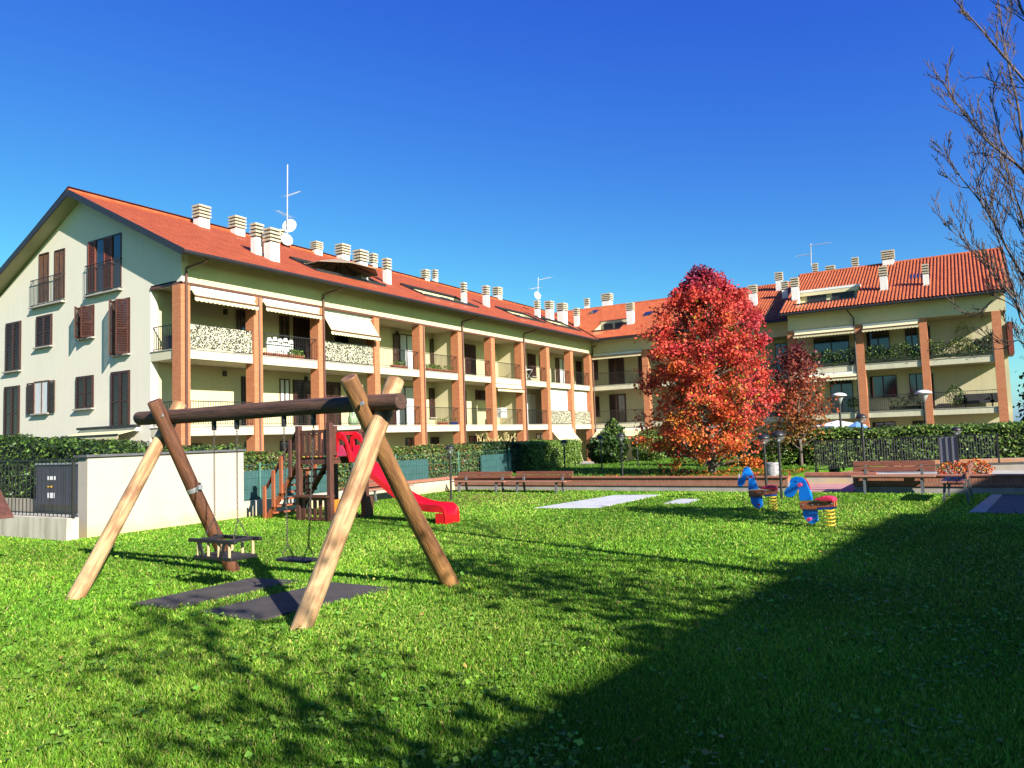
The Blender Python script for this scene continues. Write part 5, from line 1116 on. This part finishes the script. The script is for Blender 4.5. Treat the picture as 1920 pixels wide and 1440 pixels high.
# ================================================================== TREES
def limb(mb, p, d, L, r, depth, wob=.25, up=.15, segs=5, kids=5, rng=random, tips=None, spread=.7, minr=.003):
    pts = [Vector(p)]; d = Vector(d).normalized(); rs = [r]
    for i in range(segs):
        d = (d+Vector((rng.gauss(0, wob), rng.gauss(0, wob), rng.gauss(0, wob)))*.35+Vector((0, 0, up*.3))).normalized(); pts.append(pts[-1]+d*L/segs); rs.append(max(minr, r*(1-(i+1)/segs*.75)))
    mb.tube(pts, rs, 6 if r > .03 else 4, cap=False)
    if depth > 0:
        for k in range(kids):
            f = .25+.75*(k+rng.random())/kids; i = min(segs-1, int(f*segs)); q = pts[i].lerp(pts[i+1], f*segs-i)
            a = d.cross(Vector((rng.gauss(0, 1), rng.gauss(0, 1), rng.gauss(0, 1)))).normalized(); nd = (pts[i+1]-pts[i]).normalized()*(1-spread*.5)+a*spread
            limb(mb, q, nd, L*rng.uniform(.35, .6), max(minr, rs[i]*.5), depth-1, wob, up, 4, kids, rng, tips, spread, minr)
    if tips is not None: tips.append(pts[-1]); tips.append(pts[len(pts)//2])
# red maple
t = thing('maple_tree', (22.3, 6.75, .34), 'large maple in full red, orange and purple autumn leaf behind the brick wall', 'tree', ); o = tuple(t.location)
rng = random.Random(3); mb = MB(); mb.tube([(22.3, 6.75, .2), (22.32, 6.72, 2), (22.3, 6.65, 4), (22.2, 6.6, 6.2)], [.13, .10, .06, .02], 8); mb.build('trunk', BARK, t, o)
def mrad(z): return float(np.interp(z, [.45, .95, 1.7, 2.4, 3.3, 4.1, 4.9, 5.4, 5.9, 6.3, 6.7], [1.25, 1.8, 1.98, 2.0, 1.95, 1.88, 1.68, 1.32, .85, .50, .10]))
tips = []; mb = MB()
for k in range(130):
    z = .7+5.6*(k/130)**.9; a = 2.4*k+rng.random(); R0 = mrad(z+.3); L = R0*rng.uniform(.75, 1.05); p0 = Vector((22.3, 6.7, max(.5, z-.25*L)))
    limb(mb, p0, (math.cos(a), math.sin(a), .35), L, .028, 1, .2, .1, 4, 4, rng, tips, .6)
mb.build('branches', BARK, t, o)
TP = np.array([list(p) for p in tips]); 
TP = TP[RNG.random(len(TP)) < .62]
n = 52000; wt = RNG.random(len(TP))**2.6+.05; ci = RNG.choice(len(TP), n, p=wt/wt.sum()); P = TP[ci]+RNG.normal(size=(n, 3))*np.array([.125, .125, .10])
rr_ = np.hypot(P[:, 0]-22.3, P[:, 1]-6.7); mr = np.array([mrad(z) for z in P[:, 2]]); an_ = np.arctan2(P[:, 1]-6.7, P[:, 0]-22.3); irr = 1+.13*np.sin(an_*3+P[:, 2]*1.7)+.12*np.sin(an_*5-P[:, 2]*2.9+1)+.10*np.sin(P[:, 2]*5.3+an_*2); keep = (rr_ < mr*1.12*irr+.05) & (P[:, 2] > .42); P = P[keep]; ci = ci[keep]; n = len(P)
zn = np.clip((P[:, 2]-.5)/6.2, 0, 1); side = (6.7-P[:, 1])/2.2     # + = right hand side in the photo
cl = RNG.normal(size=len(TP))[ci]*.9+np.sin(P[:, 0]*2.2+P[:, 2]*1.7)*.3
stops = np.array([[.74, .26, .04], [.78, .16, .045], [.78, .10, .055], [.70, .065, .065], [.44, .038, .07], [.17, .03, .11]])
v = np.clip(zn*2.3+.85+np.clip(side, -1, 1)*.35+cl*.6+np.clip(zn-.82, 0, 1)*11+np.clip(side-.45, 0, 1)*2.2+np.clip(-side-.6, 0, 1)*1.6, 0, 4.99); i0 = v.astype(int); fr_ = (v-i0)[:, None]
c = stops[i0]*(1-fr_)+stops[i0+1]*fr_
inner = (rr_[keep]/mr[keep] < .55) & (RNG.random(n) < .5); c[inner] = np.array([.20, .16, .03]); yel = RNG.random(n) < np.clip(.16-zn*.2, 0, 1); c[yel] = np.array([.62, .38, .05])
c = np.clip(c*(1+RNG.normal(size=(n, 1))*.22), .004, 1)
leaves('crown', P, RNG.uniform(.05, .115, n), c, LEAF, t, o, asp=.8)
# small dark red tree
def small_tree(name, base, H, rfun, nleaf, colf, label, zb=.8, size=.11, nl=50, seed=5, group=None, cat='tree', tr=.06, jt=.16):
    t = thing(name, base, label, cat, group); rng = random.Random(seed); x, y, z = base; mb = MB()
    mb.tube([(x, y, z-.1), (x+.03, y, z+H*.35), (x, y+.03, z+H*.9)], [tr, tr*.7, tr*.15], 8); mb.build('trunk', BARK, t, base)
    tips = []; mb = MB()
    for k in range(nl):
        f = k/nl; zz = zb+(H-zb)*f; a = 2.4*k; R0 = rfun(zz/H); limb(mb, (x, y, z+max(zb*.6, zz-.4*R0)), (math.cos(a), math.sin(a), .7), R0*rng.uniform(.8, 1.1), tr*.35, 1, .2, .15, 4, 3, rng, tips, .6)
    mb.build('branches', BARK, t, base); TP = np.array([list(p) for p in tips]); ci = RNG.choice(len(TP), nleaf); P = TP[ci]+RNG.normal(size=(nleaf, 3))*jt
    c = colf(P, z, H, ci, len(TP)); leaves('crown', P, RNG.uniform(.7, 1.3, nleaf)*size, np.clip(c, .004, 1), LEAF, t, base, asp=.75); return t
def redcol(P, z, H, ci, m):
    n = len(P); f = np.clip((P[:, 2]-z)/H+RNG.normal(size=m)[ci]*.14, 0, 1)[:, None]; a, b, c_ = np.array([.15, .18, .03]), np.array([.42, .09, .03]), np.array([.15, .025, .035])
    return np.where(f < .5, a+(b-a)*f*2, b+(c_-b)*(f-.5)*2)*(1+RNG.normal(size=(n, 1))*.3)
small_tree('red_tree', (26.2, 4.95, .3), 3.9, lambda f: float(np.interp(f, [0, .25, .45, .7, .9, 1], [.5, .95, 1.1, .9, .5, .15])), 3700, redcol, 'small dark red and green autumn tree right of the big maple', zb=.9, size=.105)
def grn(cols): return lambda P, z, H, ci, m: np.array(cols)[RNG.choice(len(cols), len(P))]*(1+RNG.normal(size=(len(P), 1))*.3)
small_tree('far_tree', (78, -5.2, -.5), 7.2, lambda f: float(np.interp(f, [0, .3, .6, 1], [1.2, 1.8, 1.5, .3])), 2600, grn(GD+G1), 'distant green tree beyond the end of the right block', zb=1., size=.35, tr=.12, jt=.4)
small_tree('far_tree', (95, -9, -.5), 5.5, lambda f: float(np.interp(f, [0, .3, .6, 1], [1.8, 2.6, 2.2, .5])), 2600, grn(G1), 'distant low rounded tree at the right frame edge', zb=.8, size=.4, tr=.12, jt=.4)
small_tree('leafy_tree', (.55, -4.3, 0), 6.6, lambda f: float(np.interp(f, [0, .45, .7, 1], [.3, 1.2, 1.4, .4])), 480, grn(G1), 'young leafy tree right behind the viewer dappling the near lawn', zb=3.0, size=.15, seed=8)
small_tree('leafy_tree', (11.6, -4.0, 0), 5.5, lambda f: float(np.interp(f, [0, .6, .8, 1], [.3, .9, 1.2, .4])), 1500, grn(G1), 'young leafy tree outside the right frame edge beside the court', zb=4.1, size=.15, seed=9)
small_tree('leafy_tree', (4.6, -3.4, 0), 5.6, lambda f: float(np.interp(f, [0, .45, .7, 1], [.3, 1.1, 1.3, .4])), 900, grn(G1), 'thinly leaved young tree behind the viewer between the other two', zb=3.2, size=.13, seed=11)
for k in range(8):  # unseen row added so its crowns give the big lawn shadow a lumpy edge
    hh = [4.7, 4.5, 4.7, 4.45, 4.45, 4.2, 4.2, 4.0][k]; small_tree('leafy_tree', (-.6+1.75*k, -6.1-.3*(k % 2), 0), hh, lambda f: float(np.interp(f, [0, .4, .75, 1], [.4, 1.1, 1.0, .35])), 1500, grn(G1), 'unseen small leafy tree in the added row behind the viewer, %s from the left' % ['first', 'second', 'third', 'fourth', 'fifth', 'sixth', 'seventh', 'eighth'][k], zb=1.2, size=.17, seed=30+k, nl=26, group='added row of small trees behind the viewer')
# bare tree at the right frame edge
bt_ = (7.4, -1.75, 0); t = thing('bare_tree', bt_, 'bare leafless tree reaching in from the right frame edge against the sky', 'tree'); rng = random.Random(21)
mb = MB(); mb.tube([(7.4, -1.75, -.1), (7.38, -1.72, 1.2), (7.4, -1.68, 2.6), (7.35, -1.6, 4.2), (7.3, -1.5, 6.0), (7.3, -1.4, 8.2)], [.15, .12, .10, .075, .05, .02], 10); mb.build('trunk', BARKB, t, bt_)
mb = MB()
def guided(pts, r, kids=9, tl=.72):
    r *= .56; kids += 3
    P = [Vector(p) for p in pts]; P = [Vector(q) for q in smooth3(P)]; n = len(P); rs = [r*(1-.82*i/(n-1)) for i in range(n)]; mb.tube(P, rs, 6, cap=False)
    for k in range(kids):
        i = int(n*(.12+.83*(k+rng.random())/kids)); i = min(i, n-2); d = (P[i+1]-P[i]).normalized(); a = Vector((rng.gauss(0, .7), rng.gauss(.3, .8), rng.gauss(.5, .7)))
        limb(mb, P[i], d*.9+a*.45, tl*(1-.55*i/n)*rng.uniform(.35, .8), max(.004, rs[i]*.5), 2, .22, .45, 5, 4, rng, None, .45, .0024)
def smooth3(P, n=5):
    out = []
    for i in range(len(P)-1):
        p0, p1, p2, p3 = P[max(i-1, 0)], P[i], P[i+1], P[min(i+2, len(P)-1)]
        for k in range(n): t_ = k/n; out.append(.5*((2*p1)+(-p0+p2)*t_+(2*p0-5*p1+4*p2-p3)*t_*t_+(-p0+3*p1-3*p2+p3)*t_**3))
    return out+[P[-1]]
def bp(px, py, x=7.3): y, z = gX(px, py, x); return (x, y, z)
tk = lambda z: (7.38, -1.68, z)
guided([tk(3.6), bp(1990, 230), bp(1918, 148), bp(1840, 55), bp(1784, -5)], .030, 10)
guided([tk(2.9), bp(2000, 400, 7.1), bp(1920, 320, 7.1), bp(1849, 262, 7.0), bp(1795, 195, 7.0), bp(1765, 150, 7.0)], .028, 11)
guided([tk(2.2), bp(1990, 600, 7.2), bp(1911, 505, 7.1), bp(1850, 395, 7.0), bp(1800, 330, 7.0), bp(1773, 285, 7.0)], .022, 11)
guided([tk(1.9), bp(1985, 650, 7.5), bp(1900, 560, 7.5), bp(1850, 500, 7.5), bp(1810, 455, 7.5), bp(1768, 420, 7.5)], .020, 9)
guided([tk(2.4), bp(1980, 520, 7.8), bp(1915, 400, 7.8), bp(1880, 280, 7.8), bp(1858, 180, 7.8)], .022, 10)
guided([tk(1.8), bp(1990, 660, 7.6), bp(1920, 590, 7.6), bp(1870, 560, 7.5), bp(1835, 590, 7.5)], .018, 7, .6)
guided([tk(3.2), bp(1960, 330, 7.9), bp(1905, 180, 7.9), bp(1880, 60, 7.9), bp(1866, -60, 7.9)], .028, 9)
guided([tk(2.0), bp(1970, 560, 6.9), bp(1930, 470, 6.9), bp(1900, 380, 6.9), bp(1885, 300, 6.9)], .018, 10)
guided([tk(1.7), bp(1960, 640, 7.3), bp(1900, 540, 7.3), bp(1870, 440, 7.3), bp(1842, 350, 7.3), bp(1835, 270, 7.3)], .018, 9)
guided([tk(1.6), bp(1975, 700, 7.4), bp(1915, 640, 7.4), bp(1885, 655, 7.4)], .014, 6, .5)
guided([tk(4.5), bp(1960, 60, 7.6), bp(1890, -60, 7.6), bp(1840, -180, 7.6)], .03, 7)
for k in range(9): a = rng.uniform(math.pi*1.0, math.pi*1.95); limb(mb, tk(rng.uniform(2.3, 6.5)), (math.cos(a), math.sin(a), .9), rng.uniform(1.5, 2.6), .03, 2, .2, .3, 6, 6, rng, None, .5, .003)
mb.build('branches', BARKB, t, bt_)

# ================================================================== GRASS
def free(X, Y):
    m = (X < 19.8) & ~((Y > 14.15) & (X > 7.5)) & ~((X > 7.9) & (Y > 14.2))
    m &= ~((X > 4.76) & (X < 6.28) & (Y > 6.95) & (Y < 7.55)); m &= ~((X > 4.76) & (X < 6.36) & (Y > 5.62) & (Y < 6.46))
    u = (X-14.8)/(18.45-14.8); m &= ~((u > 0) & (u < 1) & (Y < 8.55-.4*u) & (Y > 7.1-.12*u))
    qa, qb = gZ(1816, 962), gZ(1860, 928); yl = qa[1]+(qb[1]-qa[1])*(X-qa[0])/(qb[0]-qa[0]); m &= ~((X > qa[0]-.1) & (X < qb[0]) & (Y < yl) & (Y > -4))
    q1, q2, q3, q4 = gZ(1240, 945), gZ(1290, 945), gZ(1312, 937), gZ(1275, 936); m &= ~((X > q1[0]+.1) & (X < q4[0]-.05) & (Y < q1[1]-.1) & (Y > q3[1]))
    m &= ~((X > 11.35) & (X < 12.5) & (Y > 11.4) & (Y < 12.4)) ; return m
def grass(n, r0, r1, wk, hk, seed):
    g = np.random.default_rng(seed); r = np.exp(g.uniform(np.log(r0), np.log(r1), n)); a = np.radians(g.uniform(-12, 78, n)); X, Y = r*np.cos(a), r*np.sin(a)
    k = free(X, Y); X, Y, r = X[k], Y[k], r[k]; n = len(X)
    pn = .5+.5*np.sin(X*1.7+1.3*np.sin(Y*1.1))*np.cos(Y*1.9+.7*np.sin(X*2.3)); pm = .5+.5*np.sin(X*.6+2)*np.sin(Y*.8+X*.2)
    h = (.022+.026*g.random(n)*(.6+.8*pn))*hk; w = (.0022+.00085*r)*wk*g.uniform(.7, 1.3, n); th = g.uniform(0, 6.283, n); ln = g.uniform(.1, .9, n)*h
    ph = g.uniform(0, 6.283, n); B_ = np.stack([X, Y, np.full(n, -.002)], 1); wv = np.stack([np.cos(th), np.sin(th), np.zeros(n)], 1)*w[:, None]; lv = np.stack([np.cos(ph)*ln, np.sin(ph)*ln, h], 1)
    V = np.stack([B_-wv, B_+wv, B_+lv*.55+wv*.7+np.array([0, 0, .004]), B_+lv], 1)
    V = V.reshape(-1, 3); i = np.arange(n)*4; F = np.stack([i, i+1, i+2, i+3], 1)
    ca, cb, cc, cd_ = np.array([.13, .33, .02]), np.array([.27, .50, .035]), np.array([.50, .62, .10]), np.array([.46, .40, .14])
    m1 = np.clip(pn*.7+g.normal(size=n)*.25, 0, 1)[:, None]; c = ca+(cb-ca)*m1; y_ = (g.random(n) < .04+.24*pm**2)[:, None]; c = np.where(y_, cc, c); c = np.where((g.random(n) < .025+.02*pm)[:, None], cd_, c)
    dry = np.exp(-((X-17.2)/1.6)**2-((Y-11)/2.2)**2)+.7*np.exp(-((X-5.4)/.5)**2-((Y-6.75)/1.0)**2); c = np.where((g.random(n) < .45*dry)[:, None], np.array([.26, .20, .07]), c)
    big = .5+.5*np.sin(X*.45+Y*.7+np.sin(X*.9-Y*.5)*1.5); c = c*(.78+.36*big[:, None]); c = c*(1+g.normal(size=(n, 1))*.28); return V, F, np.repeat(np.clip(c, .005, 1), 4, axis=0)
def merge(L):
    b = 0; VV, FF, CC = [], [], []
    for V, F, c in L: VV.append(V); FF.append(F+b); CC.append(c); b += len(V)
    return np.concatenate(VV), np.concatenate(FF), np.concatenate(CC)
V, F, c = merge([grass(430000, 2.2, 7.5, .78, .88, 1), grass(330000, 7.0, 24, .82, .9, 2)])
tag(bulk('grass', V, F, c, GRASS), 'short bright green lawn grass', 'grass', kind='stuff')
g = np.random.default_rng(5); n = 14000; X, Y = g.uniform(20.3, 34, n), g.uniform(-1, 14, n); k = (Y > 4.25); X, Y = X[k], Y[k]; n = len(X)
B_ = np.stack([X, Y, np.full(n, .34)], 1); th = g.uniform(0, 6.28, n); wv = np.stack([np.cos(th), np.sin(th), 0*th], 1)*.02; lv = np.stack([g.normal(size=n)*.03, g.normal(size=n)*.03, g.uniform(.03, .08, n)], 1)
V = np.stack([B_-wv, B_+wv, B_+wv*.5+lv*.7, B_+lv], 1).reshape(-1, 3); i = np.arange(n)*4
tag(bulk('grass', V, np.stack([i, i+1, i+2, i+3], 1), np.repeat(np.clip(jit((.12, .25, .02), n), .01, 1), 4, axis=0), GRASS), 'grass of the raised lawn behind the brick wall', 'grass', kind='stuff')
# clover and broad-leaved weeds in the lawn
n = 26000; r = np.exp(g.uniform(np.log(2.3), np.log(16), n)); a = np.radians(g.uniform(-10, 75, n)); X, Y = r*np.cos(a), r*np.sin(a); pc = np.sin(X*2.9+np.sin(Y*2.1)*2)*np.sin(Y*3.3+np.cos(X*1.7)*2); k = free(X, Y) & (pc+g.normal(size=n)*.35 > .25)
X, Y, r = X[k], Y[k], r[k]; n = len(X); P = np.stack([X, Y, g.uniform(.02, .055, n)], 1)
NN = np.tile(np.array([0, 0, 1.]), (n, 1)); tag(leaves('clover', P, (.018+.0016*r)*g.uniform(.6, 2.0, n), jit((.20, .38, .045), n, .3), GRASS, nrm=NN, flat=.4, asp=.9), 'patches of clover and broad-leaved weeds in the lawn', 'clover', kind='stuff')
n = 320; X, Y = g.uniform(3, 17, n), g.uniform(0, 13, n); k = free(X, Y); X, Y = X[k], Y[k]; n = len(X); P = np.stack([X, Y, g.uniform(.035, .06, n)], 1)
tag(leaves('fallen_leaves', P, g.uniform(.03, .06, n), jit((.50, .36, .10), n, .3), LEAF, nrm=np.tile(np.array([0, 0, 1.]), (n, 1)), flat=.3, asp=.8), 'scattered dry yellow leaves on the lawn', 'leaves', kind='stuff')
n = 900; X, Y = g.uniform(20.2, 24, n), g.normal(6.5, 1.6, n); k = Y > 4.3; X, Y = X[k], Y[k]; n = len(X); P = np.stack([X, Y, np.full(n, .36)], 1)
tag(leaves('fallen_leaves', P, g.uniform(.08, .13, n), jit((.60, .13, .03), n, .3), LEAF, nrm=np.tile(np.array([0, 0, 1.]), (n, 1)), flat=.3, asp=.8), 'fallen red leaves under the big maple', 'leaves', kind='stuff')
